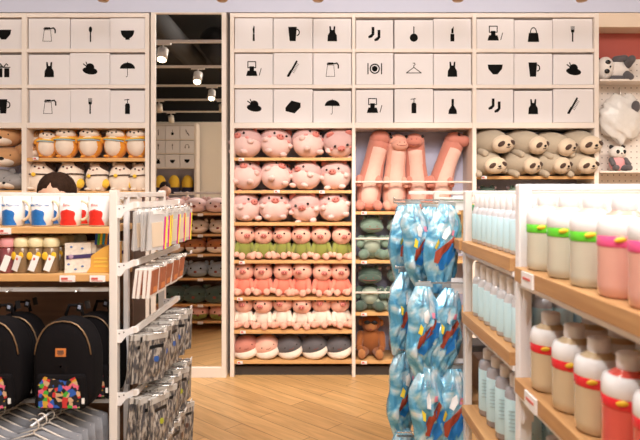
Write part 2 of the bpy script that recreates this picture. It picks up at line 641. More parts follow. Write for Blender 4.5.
SAGE = plush_mat('plush_sage', (.17, .25, .20))
SAGEL = plush_mat('plush_light_sage', (.36, .42, .34))
DSAGE = plush_mat('plush_dark_sage', (.07, .11, .09))
BEIGE = plush_mat('plush_beige', (.62, .50, .38))
SLOTH = plush_mat('plush_greige', (.42, .35, .27))
DINO = plush_mat('plush_salmon_dino', (.56, .22, .17))
DINOB = plush_mat('plush_blush', (.74, .47, .40))
BLUEB = mat('blue_binding', (.35, .6, .75), .7)
BLUEG = plush_mat('plush_blue_grey', (.30, .35, .40))
FOX = plush_mat('plush_fox', (.45, .16, .05))


def eyes(parent, pts, r=.007, name='eye'):
    for p in pts:
        MB().sph(p, r, seg=10, rings=6).build(name, EYEB, parent)


def round_pig():
    t = thing('round_pig_plush', cat='plush toy')
    m = MB()
    m.sph((0, 0, .118), (.13, .118, .118), seg=28, rings=18)
    for s in (-1, 1):
        m.sph((s * .1, -.068, .105), (.026, .03, .022))
        m.sph((s * .062, -.075, .018), (.028, .034, .02))
    m.build('body', PINK, t)
    MB().sph((0, .002, .152), (.1325, .1205, .092), rot=(.1, 0, 0), seg=32, rings=18).build('back_patch', PINKD, t)
    sn = MB().sph((0, -.120, .142), (.033, .022, .024)).build('snout', SNOUT, t)
    nm = MB()
    for s in (-1, 1): nm.sph((s * .012, -.141, .143), (.0055, .004, .008), seg=8, rings=6)
    nm.build('nostrils', NOST, sn)
    eyes(t, [(-.05, -.111, .163), (.05, -.111, .165)], .0105)
    for s in (-1, 1): MB().sph((s * .080, -.094, .132), (.016, .008, .011), rot=(0, 0, s * .6)).build('cheek_blush', plush_mat('plush_blush_red', (.78, .32, .30)), t)
    for s in (-1, 1):
        MB().sph((s * .078, -.03, .228), (.034, .014, .036), rot=(.3, s * .6, 0), fn=lambda d: 1 - .25 * max(0, d.z)).build('ear', SNOUT, t)
    return t


def place_px(key, maker, px, py_base, rot=(0, 0, 0), h=0, scale=1., yc=WY + .15, **k):
    p = P(px, 0, yc)
    z = zp(py_base) + .001
    return inst(key, maker, (p.x, yc, z), rot, h, scale, **k)


R = math.radians
pigrows = [
    (157.5, [(246.5, 'facing up to the left', (R(-18), R(0), R(-34))), (276, 'looking up, pink ear showing', (R(-12), R(14), R(16))), (308, 'tipped back to the right', (R(-24), R(12), R(32))), (339.5, 'nose down on the shelf', (R(34), R(-6), R(4)))]),
    (190.3, [(246.5, 'tipped well back', (R(-30), 0, R(-8))), (276, 'rolled back to the right', (R(-32), R(18), R(20))), (306, 'turned to the left', (R(-15), R(0), R(-38))), (335.5, 'facing the shop', (R(-4), R(-5), R(-12)))]),
    (222.5, [(246, 'turned to the right', (R(-10), R(3), R(42))), (274.5, 'facing the shop with dusky brow', (R(-16), R(0), R(8))), (305, 'facing the shop, head low', (R(12), R(-8), R(-10))), (334, 'tipped back a little to the right', (R(-20), R(-10), R(12)))]),
]
rl = ['top pig shelf', 'second pig shelf', 'third pig shelf']
for ri, (pb, lst) in enumerate(pigrows):
    for i, (px, d, rot) in enumerate(lst):
        place_px('rp', round_pig, px, pb, rot, .118, 1.04 if ri != 1 else 1.02, yc=WY + .13,
                 label=f"round pig plush {d}, {nth(i,4)}, {rl[ri]}", group='round pig plushes', cat='plush toy')


def sitting_pig(cloth, cname):
    def mk():
        t = thing('sitting_pig_plush', cat='plush toy')
        hd = MB()
        hd.sph((0, -.012, .192), (.083, .074, .074), seg=24, rings=14)
        hd.build('head', PEACH, t)
        b = MB()
        b.sph((0, 0, .075), (.066, .058, .075))
        for s in (-1, 1):
            b.limb((s * .052, -.01, .115), (s * .075, -.045, .06), .024, .022)
        b.build('outfit', cloth, t)
        l = MB()
        for s in (-1, 1):
            l.sph((s * .076, -.058, .042), (.02, .022, .024))
            l.limb((s * .03, -.03, .026), (s * .042, -.085, .024), .026, .024)
            l.sph((s * .043, -.1, .03), (.026, .02, .029))
        l.build('hands_and_feet', PEACH, t)
        sn = MB().sph((0, -.088, .19), (.027, .018, .019)).build('snout', SNOUT, t)
        nm = MB()
        for s in (-1, 1): nm.sph((s * .010, -.1055, .191), (.0045, .003, .0065), seg=8, rings=6)
        nm.build('nostrils', NOST, sn)
        eyes(t, [(-.040, -.074, .212), (.040, -.074, .212)], .0085)
        for s in (-1, 1):
            MB().sph((s * .05, .0, .252), (.02, .01, .022), rot=(.3, s * .5, 0)).build('ear', SNOUT, t)
        return t
    return mk


outfits = [(260.3, GREENS, 'an olive green', 'fourth pig shelf'), (297.3, SALMON, 'a salmon red', 'fifth pig shelf'), (330.3, WHITEP, 'a white', 'sixth pig shelf')]
for ri, (pb, cl, cn, sh) in enumerate(outfits):
    for i in range(6):
        px = 244.2 + i * 19.3
        place_px('sp' + cn, sitting_pig(cl, cn), px, pb, (R(random.uniform(-9, 3)), R(random.uniform(-2, 2)), R(random.uniform(-22, 22))), .03, random.uniform(1.0, 1.06), yc=WY + .11,
                 label=f"sitting pig plush in {cn} outfit, {nth(i,6)} of the front six", group=f"sitting pigs in {cn} outfit", cat='plush toy')
    for i in range(6):   # second row standing behind
        px = 246.5 + i * 18.6
        place_px('sp' + cn, sitting_pig(cl, cn), px, pb, (0, 0, R(random.uniform(-20, 20))), .03, 1.03, yc=WY + .27,
                 label=f"half hidden pig plush in {cn} outfit, back row, {nth(i,6)}", group=f"back row pigs in {cn} outfit", cat='plush toy')


def seal(top, tn, under):
    def mk():
        t = thing('lying_seal_plush', cat='plush toy')
        MB().sph((0, 0, .085), (.115, .16, .085), seg=24, rings=14).build('body', top, t)
        b = MB()
        b.sph((0, -.03, .055), (.112, .145, .056), rot=(.25, 0, 0), seg=24, rings=12)
        b.build('belly', under, t)
        eyes(t, [(-.05, -.14, .1), (.05, -.14, .1)], .005)
        MB().tube([(-.02, -.158, .085), (0, -.161, .08), (.02, -.158, .085)], .002, 6).build('mouth', NOST, t)
        for s in (-1, 1):
            MB().sph((s * .115, .0, .035), (.04, .03, .01), rot=(0, s * .3, 0)).build('flipper', top, t)
        return t
    return mk


for i, (px, m, n, rz) in enumerate([(246, DINO, 'pink', 12), (266, PEACH, 'pink', 16), (289, DGREY, 'charcoal', 14), (314, DGREY, 'charcoal', 10), (339, DGREY, 'charcoal', 4)]):
    place_px('seal' + m.name, seal(m, n, WHITEP), px, 360.6, (R(-4), R(-14), R(rz)), .06, 1.02, yc=WY + .165,
             label=f"{n} lying plush with white underside, {nth(i,5)} on the lowest shelf", group='lying plushes on the lowest shelf', cat='plush toy')


# --- hamsters and belted plush left of the mirror
def hamster():
    t = thing('orange_hamster_plush', cat='plush toy')
    fn = lambda d: 1 + .06 * max(0, -d.z)
    m = MB().sph((0, 0, .125), (.098, .085, .125), seg=24, rings=16, fn=fn)
    for s in (-1, 1):
        m.sph((s * .04, -.06, .008), (.02, .03, .012))
        m.sph((s * .093, -.03, .14), (.02, .02, .03), rot=(0, -s * .5, 0))
    m.build('body', ORANGE, t)
    MB().sph((0, -.018, .108), (.082, .078, .102), seg=24, rings=14).build('belly', WHITEP, t)
    MB().sph((0, -.036, .192), (.078, .054, .040), seg=20, rings=12).build('muzzle', WHITEP, t)
    for s in (-1, 1): MB().sph((s * .062, 0, .238), (.017, .01, .017)).build('ear', ORANGE, t)
    eyes(t, [(-.032, -.084, .205), (.032, -.084, .205)], .0075)
    MB().sph((0, -.092, .196), (.009, .006, .006), seg=8, rings=6).build('nose', EYEB, t)
    # strap across
    pts = []
    for i in range(20):
        a = 2 * PI * i / 19
        pts.append((math.cos(a) * .102, math.sin(a) * .1 - .003, .150 + .006 * math.cos(a)))
    MB().tube(pts, .006, 6).build('strap', YEL, t)
    MB().tube([(math.cos(a) * .091, math.sin(a) * .097 - .012, .138) for a in [PI + PI * i / 12 for i in range(1, 12)]], .004, 6).build('blue_trim', BLUEB, t)
    return t


for i, (px, s, rot) in enumerate([(47, .95, (-6, 4, 14)), (66, 1.06, (-4, 2, 8)), (90.5, 1.06, (-3, 0, 5)), (115, 1.05, (-4, 5, -10)), (138, 1.05, (-3, -2, 0))]):
    place_px('ham', hamster, px, 157.8, tuple(R(a) for a in rot), .02, s, yc=WY + .13,
             label=f"orange and white upright hamster plush with yellow strap, {nth(i,5)} of five", group='orange hamster plushes', cat='plush toy')


def belted():
    t = thing('belted_cat_plush', cat='plush toy')
    fn = lambda d: 1 + .12 * max(0, -d.z)
    MB().sph((0, 0, .11), (.1, .09, .125), seg=24, rings=16, fn=fn).build('body', WHITEP, t)
    MB().sph((.052, .008, .2), (.05, .062, .034), rot=(0, .75, 0)).build('dark_cap', DBROWN, t)
    for s in (-1, 1): MB().sph((s * .06, 0, .222), (.02, .012, .022)).build('ear', DBROWN if s > 0 else WHITEP, t)
    eyes(t, [(-.032, -.080, .178), (.03, -.080, .178)], .0075)
    MB().sph((0, -.086, .168), (.009, .006, .006), seg=8, rings=6).build('nose', NOST, t)
    pts = []
    for i in range(22):
        a = 2 * PI * i / 21
        pts.append((math.cos(a) * .107, math.sin(a) * .098, .122 + .01 * math.cos(a)))
    b = MB().tube(pts, .0055, 6).build('belt', DBROWN, t)
    MB().sph((-.03, -.1, .116), (.017, .01, .016)).build('pouch', YEL, b)
    m = MB()
    for s in (-1, 1): m.sph((s * .045, -.075, .008), (.025, .03, .014))
    m.build('foot', WHITEP, t)
    MB().sph((.085, -.03, .06), (.035, .03, .04)).build('tail_puff', YEL, t)
    return t


for i, (px, s, rot) in enumerate([(39.5, 1.1, (-4, 6, 10)), (70, 1.1, (-4, 3, 0)), (97.5, 1.0, (-5, 0, -8)), (121, 1.02, (-4, 2, 8)), (141, 1.0, (-4, 0, 3))]):
    place_px('belt', belted, px, 191, tuple(R(a) for a in rot), .02, s, yc=WY + .13,
             label=f"white cat plush with dark belt and yellow pouch, {nth(i,5)} of five", group='belted white plushes', cat='plush toy')


def dog_head(m1, key):
    def mk():
        t = thing('lying_dog_plush', cat='plush toy')
        MB().sph((0, 0, .085), (.13, .15, .082), seg=24, rings=14).build('body', m1, t)
        MB().sph((-.005, -.075, .055), (.085, .085, .045)).build('muzzle', WHITEP, t)
        MB().sph((.0, -.155, .075), (.02, .012, .013)).build('nose', EYEB, t)
        eyes(t, [(-.055, -.125, .1), (.055, -.125, .1)], .008)
        for s in (-1, 1): MB().sph((s * .085, -.03, .15), (.028, .014, .025), rot=(0, s * .5, 0)).build('ear', m1, t)
        return t
    return mk


lp = [(6, 146, TAN, 'tan', 'topmost'), (8, 167, TAN, 'tan', 'second'), (2, 190.3, GREYP, 'grey', 'lowest')]
for px, pb, m, n, w in lp:
    place_px('dog' + n, dog_head(m, n), px, pb, (R(4), 0, R(10)), .08, 1.08, yc=WY + .17,
             label=f"{n} lying dog plush with white muzzle, {w} of the stack at the left edge", group='stacked dog plushes', cat='plush toy')
place_px('doggrey', dog_head(GREYP, 'grey'), 17, 190.3, (0, 0, R(-25)), .08, .8, yc=WY + .12, label='smaller grey dog plush tucked right of the stack at the left edge', cat='plush toy')
place_px('dogtan', dog_head(TAN, 'tan'), 31, 157.8, (0, 0, R(60)), .08, .9, yc=WY + .22, label='tan dog plush turned sideways left of the orange hamsters', cat='plush toy')
place_px('dogtan', dog_head(TAN, 'tan'), 31, 143, (0, 0, R(70)), .08, .85, yc=WY + .22, label='tan dog plush on top of the sideways one beside the hamsters', cat='plush toy')


# --- pink long-necked dinosaurs
def dino(key, lean, headyaw, facecam, belly=True):
    def mk():
        t = thing('long_neck_dinosaur_plush', cat='plush toy')
        b = MB()
        hx, hz = lean, .585
        n = 16
        pts, rs = [], []
        for i in range(n + 1):
            u = i / n
            z = .02 + u * (hz - .02)
            x = lean * (u ** 1.6)
            y = .0 + .02 * math.sin(u * PI)
            if u < .38: r = .070 + .036 * math.sin(min(1, u / .38 + .15) * PI * .6)
            else: r = .104 - (.016) * min(1, (u - .38) / .3)
            pts.append((x, y, z)); rs.append(r)
        rs[0] = .07
        b.tube(pts, rs, 20)
        b.sph((0, 0, .055), (.09, .085, .055))
        hd = Vector((hx, -.01, hz + .02))
        dirx = math.sin(headyaw)
        diry = -math.cos(headyaw)
        b.sph(hd, (.088, .086, .07))
        b.sph(hd + Vector((dirx * .06, diry * .06, -.012 if not facecam else -.035)), (.074, .074, .052))
        for s in (-1, 1):
            b.limb((s * .07, -.05, .05), (s * .075, -.12, .035), .042, .036)
            b.limb((s * .075, -.05, .27), (s * .085, -.11, .22), .030, .026)
        b.limb((.0, .08, .06), (.03, .14, .05), .06, .03)
        b.build('body', DINO if not facecam else PEACHD, t)
        bb = MB()
        pts, rs = [], []
        for i in range(n + 1):
            u = i / n
            z = .03 + u * (hz - .06)
            x = lean * (u ** 1.6)
            r0 = (.070 + .036 * math.sin(min(1, u / .38 + .15) * PI * .6)) if u < .38 else .104 - .016 * min(1, (u - .38) / .3)
            pts.append((x, .0 + .02 * math.sin(u * PI) - r0 * .3, z)); rs.append(r0 * .79 if 0 < i < n else r0 * .3)
        bb.tube(pts, rs, 20)
        bb.build('belly', DINOB, t)
        e = hd + Vector((0, 0, .025))
        px_, py_ = -diry, dirx
        for s in (-1, 1):
            q = e + Vector((dirx * .045 + px_ * s * .071, diry * .045 + py_ * s * .071, .012))
            MB().sph(q, .013, seg=10, rings=8).build('eye', EYEB, t)
        nm = MB()
        for s in (-1, 1):
            q = hd + Vector((dirx * .13 + px_ * s * .02, diry * .13 + py_ * s * .02, .005 if not facecam else -.015))
            nm.sph(q, .005, seg=8, rings=6)
        nm.build('nostrils', NOST, t)
        mm = MB()
        pts = []
        for i in range(9):
            a = -.8 + 1.6 * i / 8
            q = hd + Vector((dirx * (.134 - .02 * abs(a)) + px_ * a * .055, diry * (.134 - .02 * abs(a)) + py_ * a * .055, -.045 + .014 * a * a))
            pts.append(q)
        mm.tube(pts, .0035, 6).build('mouth', NOST, t)
        return t
    return mk


PEACHD = plush_mat('plush_rosy_peach', (.70, .36, .28))
ds = [(368, .10, 2.6, False, 'turned away with head thrown back', 0, 1.02), (394, .035, .1, True, 'smiling at the shop, paler', 4, .97), (418, -.03, -.1, False, 'upright with flat smiling face', -4, .98), (438, .15, 1.15, False, 'looking right with neck bent', 6, 1.0)]
for i, (px, lean, hy, fc, d, rz, s) in enumerate(ds):
    place_px('dino%d' % i, dino(i, lean, hy, fc), px, 211.5, (R(-2), 0, R(rz)), 0, s, yc=WY + .16,
             label=f"pink long-necked dinosaur plush {d}, {nth(i,4)} of four", group='long-necked dinosaur plushes', cat='plush toy')


# --- green crocodile / hippo
def croc(c1, c2, key):
    def mk():
        t = thing('green_crocodile_plush', cat='plush toy')
        MB().sph((0, 0, .11), (.1, .09, .11), seg=24, rings=14).sph((0, -.01, .29), (.1, .085, .07), seg=24, rings=14).build('body', c1, t)
        MB().sph((0, -.07, .27), (.098, .07, .042)).build('muzzle', c2 if c2 is not SAGEL else c1, t)
        MB().sph((0, -.025, .12), (.085, .08, .085)).build('belly', c2, t)
        m = MB()
        for s in (-1, 1):
            m.sph((s * .05, -.03, .355), (.024, .022, .022))
            m.limb((s * .09, -.03, .17), (s * .11, -.1, .13), .034, .032)
            m.limb((s * .06, -.04, .045), (s * .085, -.12, .045), .045, .042)
        m.build('limbs', c1, t)
        eyes(t, [(-.05, -.052, .36), (.05, -.052, .36)], .008)
        nm = MB()
        for s in (-1, 1): nm.sph((s * .03, -.135, .285), .005, seg=8, rings=6)
        nm.build('nostrils', NOST, t)
        MB().tube([(math.sin(a) * .09, -.07 - math.cos(a) * .07, .262 + .012 * math.sin(a) ** 2) for a in [-1.2 + .3 * i for i in range(9)]], .003, 6).build('mouth', NOST, t)
        for s in (-1, 1): MB().sph((s * .08, 0, .35), (.02, .01, .018)).build('ear', plush_mat('plush_lilac', (.45, .33, .36)), t)
        return t
    return mk


for i, px in enumerate([371, 399, 427]):
    place_px('croc1', croc(SAGE, SAGEL, 1), px, 260.3, (0, 0, R([4, -14, 6][i])), 0, .98, yc=WY + .14,
             label=f"grey-green smiling hippo plush sitting behind the rail, {nth(i,3)}, shelf below the dinosaurs", group='green plushes on the upper shelf', cat='plush toy')
    place_px('croc2', croc(DSAGE, SAGEL, 2), px - 1, 312.5, (0, 0, R([-6, 10, 0][i])), 0, 1.0, yc=WY + .14,
             label=f"dark green hippo plush with pale belly, {nth(i,3)}, shelf above the brown monkeys", group='dark green plushes', cat='plush toy')
    place_px('crocl', croc(SAGEL, SAGEL, 3), px + 12, 312.5, (R(0), 0, R(12)), 0, .5, yc=WY + .08,
             label=f"small pale green plush in front of the dark green ones, {nth(i,3)}", group='small pale green plushes', cat='plush toy')


def monkey():
    t = thing('brown_monkey_plush', cat='plush toy')
    MB().sph((0, 0, .12), (.105, .095, .12), seg=24, rings=14).sph((0, -.01, .28), (.085, .075, .08)).build('body', BROWN, t)
    MB().sph((0, -.055, .262), (.055, .045, .045)).build('face', BROWNF, t)
    g = MB()
    g.sph((-.032, -.085, .298), (.028, .01, .018)); g.sph((.032, -.085, .298), (.028, .01, .018)); g.bx(-.02, .02, -.096, -.088, .296, .304)
    g.build('sunglasses', BLACK, t)
    for s in (-1, 1): MB().sph((s * .088, 0, .28), (.022, .014, .03)).build('ear', BROWNF, t)
    for s in (-1, 1):
        MB().limb((s * .09, -.02, .18), (s * .1, -.11, .1), .034, .028).sph((s * .09, -.13, .085), (.032, .03, .028)).build('arm', BROWN, t)
        MB().limb((s * .05, -.05, .05), (s * .07, -.15, .045), .042, .036).build('leg', BROWN, t)
        MB().sph((s * .075, -.175, .05), (.034, .022, .042)).build('foot', BROWNF, t)
    MB().sph((0, -.1, .242), (.01, .006, .006), seg=8, rings=6).build('nose', NOST, t)
    return t


for i, (px, rz) in enumerate([(371, -6), (397, 12), (424, 0)]):
    place_px('monk', monkey, px, 360.6, (0, R([0, 10, 0][i]), R(rz)), 0, .98 if i == 0 else .85, yc=WY + .18,
             label=f"rust brown monkey plush with dark glasses sitting on the lowest shelf, {nth(i,3)}", group='brown monkey plushes', cat='plush toy')


# --- sloths
def sloth():
    t = thing('lying_sloth_plush', cat='plush toy')
    fn = lambda d: 1 - .12 * max(0, d.y)
    m = MB().sph((0, .0, .09), (.105, .165, .088), seg=26, rings=16, fn=fn)
    for s in (-1, 1): m.limb((s * .08, -.03, .04), (s * .10, -.09, .026), .026, .022)
    m.build('body', SLOTH, t)
    f = MB().sph((0, -.145, .075), (.082, .05, .058), seg=22, rings=14).build('face', BEIGE, t)
    for s in (-1, 1):
        e = MB().sph((s * .046, -.182, .08), (.026, .014, .015), rot=(0, s * .45, s * .35)).build('eye_patch', DBROWN, f)
    MB().sph((0, -.196, .07), (.012, .007, .008), seg=8, rings=6).build('nose', EYEB, f)
    MB().tube([(-.018, -.191, .056), (0, -.194, .052), (.018, -.191, .056)], .002, 6).build('mouth', EYEB, f)
    return t


sl = [(487, 154, 18), (518, 155, 30), (546, 157, 30), (574, 155, 10)]
for i, (px, pb, rz) in enumerate(sl):
    place_px('sloth', sloth, px, pb + 1.5, (R(2), R(-8), R(rz + 8)), .08, 1.3, yc=WY + .14,
             label=f"greige lying sloth plush, {nth(i,4)} in the upper row of the pile", group='sloth plushes', cat='plush toy')
sl = [(484, 176, 8), (514, 176, 28), (543, 179, 28), (572, 180, 12)]
for i, (px, pb, rz) in enumerate(sl):
    place_px('sloth', sloth, px, 176, (R(2), R(-8), R(rz + 8)), .08, 1.2, yc=WY + .12,
             label=f"greige lying sloth plush, {nth(i,4)} in the lower row on the board", group='sloth plushes', cat='plush toy')
o = MB().bx(-.1, .1, -.01, .01, 0, .3).build('red_cushion', plush_mat('plush_red', (.30, .05, .04)))
o.location = P(583, 176, WY + .3) ; o.location.z = zp(176) + .002
tag(o, 'dark red cushion standing behind the rightmost sloths', 'cushion')
# green plushes below the sloths
for i, px in enumerate([487, 516, 548, 578]):
    place_px('croc%d' % (1 if i % 2 else 2), None, px, 222.5, (0, 0, R(8 * (i % 3 - 1))), 0, .82, yc=WY + .15,
             label=f"green hippo plush below the sloths, {nth(i,4)}, mostly hidden by the bottles", group='green plushes below the sloths', cat='plush toy')
o = MB().prism([(-.16, 0), (.16, 0), (.05, .1), (0, .115), (-.06, .09)], -.06, .06).build('yellow_cushion', plush_mat('plush_mustard', (.62, .55, .16)), bevel=.03)
o.location = (xp(500), WY + .03, zp(222.5) + .13)
# ------------------------------------------------------------------ right recess with pegboard
PEG = bpy.data.materials.new('pegboard')
PEG.use_nodes = True
nt = PEG.node_tree
b = nt.nodes['Principled BSDF']
tc = nt.nodes.new('ShaderNodeTexCoord'); vm = nt.nodes.new('ShaderNodeVectorMath'); vm.operation = 'SCALE'; vm.inputs['Scale'].default_value = 20
fr = nt.nodes.new('ShaderNodeVectorMath'); fr.operation = 'FRACTION'
sb = nt.nodes.new('ShaderNodeVectorMath'); sb.operation = 'SUBTRACT'; sb.inputs[1].default_value = (.5, .5, .5)
mu = nt.nodes.new('ShaderNodeVectorMath'); mu.operation = 'MULTIPLY'; mu.inputs[1].default_value = (1, 0, 1)
ln = nt.nodes.new('ShaderNodeVectorMath'); ln.operation = 'LENGTH'
gt = nt.nodes.new('ShaderNodeMath'); gt.operation = 'GREATER_THAN'; gt.inputs[1].default_value = .11
mx = nt.nodes.new('ShaderNodeMix'); mx.data_type = 'RGBA'; mx.inputs['A'].default_value = (.25, .2, .18, 1); mx.inputs['B'].default_value = (.80, .73, .68, 1)
L = nt.links.new
L(tc.outputs['Object'], vm.inputs[0]); L(vm.outputs[0], fr.inputs[0]); L(fr.outputs[0], sb.inputs[0]); L(sb.outputs[0], mu.inputs[0]); L(mu.outputs[0], ln.inputs[0]); L(ln.outputs['Value'], gt.inputs[0]); L(gt.outputs[0], mx.inputs['Factor']); L(mx.outputs['Result'], b.inputs['Base Color'])
pg = thing('pegboard_display', (xp(640), WY + .3, 0), 'cream pegboard display with red header band right of the sloth shelves', 'display')
YP = WY + .2
loc(MB().bx(xp(598.9), xp(760), YP, YP + .03, 0, zp(54)).build('pegboard', PEG), pg)
loc(MB().bx(xp(598.9), xp(760), YP, YP + .03, zp(54), zp(27)).build('red_band', mat('brick_red_paint', (.42, .09, .07), .6)), pg)
loc(MB().bx(xp(598.9), xp(760), WY, YP + .03, zp(27), zp(13)).build('header_panel', mat('warm_cream', (.74, .60, .48), .6)), pg)
loc(MB().bx(xp(600), xp(640) + .3, WY + .0, YP, zp(81), zp(79)).build('display_shelf', CREAM), pg)
loc(MB().bx(xp(600), xp(640) + .3, WY + .0, YP, zp(172.5), zp(171)).build('display_shelf', CREAM), pg)


def panda(shirt):
    def mk():
        t = thing('panda_plush', cat='plush toy')
        WH = plush_mat('plush_panda_white', (.82, .76, .72))
        MB().sph((0, 0, .07), (.07, .06, .07)).build('body', shirt or WH, t)
        h = MB().sph((0, -.01, .165), (.078, .062, .058)).build('head', WH, t)
        for s in (-1, 1):
            MB().sph((s * .055, 0, .215), (.02, .012, .02)).build('ear', EYEB, h)
            MB().sph((s * .03, -.065, .17), (.016, .01, .018)).build('eye_patch', EYEB, h)
            MB().limb((s * .065, -.02, .1), (s * .07, -.06, .06), .024, .022).build('arm', DGREY, t)
            MB().limb((s * .035, -.04, .028), (s * .06, -.09, .028), .028, .026).build('leg', DGREY, t)
        MB().sph((0, -.073, .155), (.008, .006, .006), seg=8, rings=6).build('nose', EYEB, h)
        return t
    return mk


inst('pandap', panda(plush_mat('pink_shirt', (.80, .36, .38))), (xp(623), WY + .1, zp(171) + .001), (0, 0, R(5)), 0, .95, 'small panda plush in a pink shirt sitting on the lower pegboard shelf', cat='plush toy')
inst('pandapl', panda(None), (xp(627), WY + .1, zp(79) + .001), (0, R(0), R(12)), 0, .0 + 1.0, 'white panda plush lying on the upper pegboard shelf', cat='plush toy')
o = PROTO_USED['pandapl']; o.rotation_euler = (0, R(-84), 0); o.location = (xp(636), WY + .13, zp(79) + .09); o.scale = (1.25,) * 3
# big wrapped bag hanging
wb = thing('wrapped_plush_bag', (xp(628), YP - .08, zp(142)), 'white plush in crinkled clear wrapping hanging on the pegboard', 'wrapped toy')
fn = lambda d: 1 + .1 * math.sin(9 * d.x + 5 * d.z) * math.cos(7 * d.z - 3 * d.y) + .05 * math.sin(17 * d.z + 11 * d.x)
MB().sph((0, 0, .21), (.19, .09, .2), seg=32, rings=24, fn=fn).build('bag', mat('crinkled_film', (.80, .78, .76), .25, noise=.1, nscale=20, bump=.8, bscale=30), wb)
MB().sph((.09, -.07, .3), (.035, .03, .05)).build('dark_ear', DGREY, wb)
MB().tube([(0, 0, .4), (0, .03, .47)], .006, 8).build('hook', CHROME, wb)

# ------------------------------------------------------------------ left free-standing gondola (near)
GX = -.70      # aisle side plane
GZ = 2.07
left = thing('display_gondola', (-1.2, 2.2, 0), 'white steel display gondola with oak shelves in the left foreground', 'shelving')
PAL = mat('pale_steel_warm', (.80, .75, .71), .4)
def lg(mb, name, m, bevel=0): return loc(mb.build(name, m, bevel=bevel), left)
def zl(py, y=GZ): return EYE - (py - 192) * y / F
lg(MB().bx(GX - .028, GX, GZ, GZ + .03, 0, zl(190)), 'upright', PAL, .002)
lg(MB().bx(GX - .018, GX, 2.19, 2.21, 0, zl(197, 2.19)), 'upright', WSTEEL, .002)
lg(MB().bx(GX - .028, GX, 2.70, 2.73, 0, zl(190)), 'upright', PAL, .002)
lg(MB().bx(-1.75, -1.72, GZ, GZ + .03, 0, zl(190)), 'upright', PAL, .002)
# top frame bars
lg(MB().bx(-1.75, GX - .0, 2.30, 2.33, EYE - .028, EYE - .004), 'top_bar', PAL, .002)
lg(MB().bx(GX - .028, GX, GZ + .03, 2.70, EYE - .02, EYE - .0), 'top_bar', PAL, .002)
lg(MB().bx(-1.75, GX - .5, 2.72, 2.74, EYE - .02, EYE - .0), 'top_bar', PAL, .002)
# boards
lg(MB().bx(-1.72, GX - .028, GZ - .0, 2.33, zl(233.5), zl(227)), 'shelf_board', OAK, .002)
lg(MB().bx(-1.72, GX - .028, GZ - .0, 2.33, zl(281.5), zl(274)), 'shelf_board', OAK, .002)
lg(MB().bx(-1.72, GX - .028, GZ + .0, 2.33, .02, .1), 'base_shelf', PAL, .002)
lg(MB().bx(-1.72, GX - .028, 2.33, 2.345, .1, EYE - .13), 'back_panel', BROWNP)
lg(MB().bx(-1.72, GX - .028, GZ + .02, GZ + .035, zl(292.5), zl(288.5)), 'hang_rail', GSTEEL)
lg(MB().bx(-1.72, GX - .028, GZ + .03, 2.33, zl(406), zl(402)), 'lower_ledge', GSTEEL)
lg(MB().bx(-1.72, GX - .028, GZ + .22, GZ + .235, zl(420), zl(406)), 'dark_strip', mat('dark_green_panel', (.02, .04, .035), .6))
for px, py in [(4, 231), (68, 278.5), (98, 278.5)]:
    p = P(px, py, GZ)
    o = lg(MB().bx(p.x - .026, p.x + .026, GZ - .007, GZ - .002, p.z - .011, p.z + .011), 'price_label', LABEL)
    m = MB().bx(p.x - .02, p.x + .002, GZ - .0085, GZ - .0072, p.z - .003, p.z + .004); m.bx(p.x - .02, p.x + .018, GZ - .0085, GZ - .0072, p.z - .008, p.z - .006)
    q = m.build('price_print', REDINK, o); q.location = (0, 0, 0)
# side panel behind hooks
lg(MB().bx(GX - .1, GX - .085, 2.37, 2.70, .1, 1.45), 'side_panel', mat('dark_mesh', (.09, .06, .05), .6))
# bracket arms + rails (tiers)
tiers = [(208, 'r0'), (266, 'r1'), (333, 'r2'), (396, 'r3'), (447, 'r4')]
RX = GX + .062
for py, nme in tiers:
    z = zl(py)
    for yb in (GZ + .004, 2.68):
        m = MB()
        prof = [(GX, z - .035), (GX + .012, z - .035), (GX + .03, z - .012), (RX + .012, z + .005), (RX + .012, z + .022), (RX - .01, z + .022), (GX + .03, z + .01), (GX, z + .01)]
        m.prism(prof, yb, yb + .004)
        lg(m, 'bracket', WSTEEL)
        b_ = MB()
        for q in (.006, .022): b_.sph((GX + q, yb - .0005, z - .005 + q * .3), (.0025, .001, .0025), seg=8, rings=6)
        lg(b_, 'bracket_bolt', DARK)
    lg(MB().bx(RX - .006, RX + .006, GZ, 2.68, z + .0, z + .02), 'hook_rail', PAL)
HOOKY = [2.10, 2.205, 2.31, 2.415, 2.52]


def hook(x, y, z, length, sgn=1):
    m = MB()
    m.tube([(x, y - .012, z), (x + sgn * length, y - .012, z), (x + sgn * length, y + .012, z), (x, y + .012, z)], .0022, 6)
    return m


def clearpack(stripe, key):
    def mk():
        t = thing('clear_blister_pack', cat='package')
        MB().box((0, 0, -.072), (.006, .085, .135)).build('film', mat('frosted_film', (.72, .70, .70), .2, alpha=.6), t)
        MB().box((0, .0, -.085), (.009, .05, .085), rot=(.1, 0, 0)).build('content', mat('kraft_content', (.66, .53, .40), .6), t)
        MB().box((.0035, .037, -.08), (.004, .006, .115)).build('yellow_stripe', mat('yellow_card', (.85, .75, .02), .5), t)
        MB().box((.0035, .031, -.08), (.004, .006, .115)).build('dark_stripe', mat('stripe' + key, stripe, .5), t)
        MB().box((.0, 0, -.005), (.007, .05, .018)).build('header_card', LABEL, t)
        return t
    return mk


def slatpack():
    t = thing('wooden_toy_pack', cat='package')
    MB().box((0, 0, -.052), (.010, .088, .1)).build('white_box', mat('pack_white', (.82, .77, .74), .5), t)
    MB().box((.0058, 0, -.05), (.0016, .074, .084)).build('window', mat('rust_card', (.42, .13, .06), .5, noise=.3, nscale=40), t)
    MB().box((.0066, .01, -.078), (.0012, .04, .02)).build('orange_patch', mat('orange_card', (.7, .25, .08), .5), t)
    return t


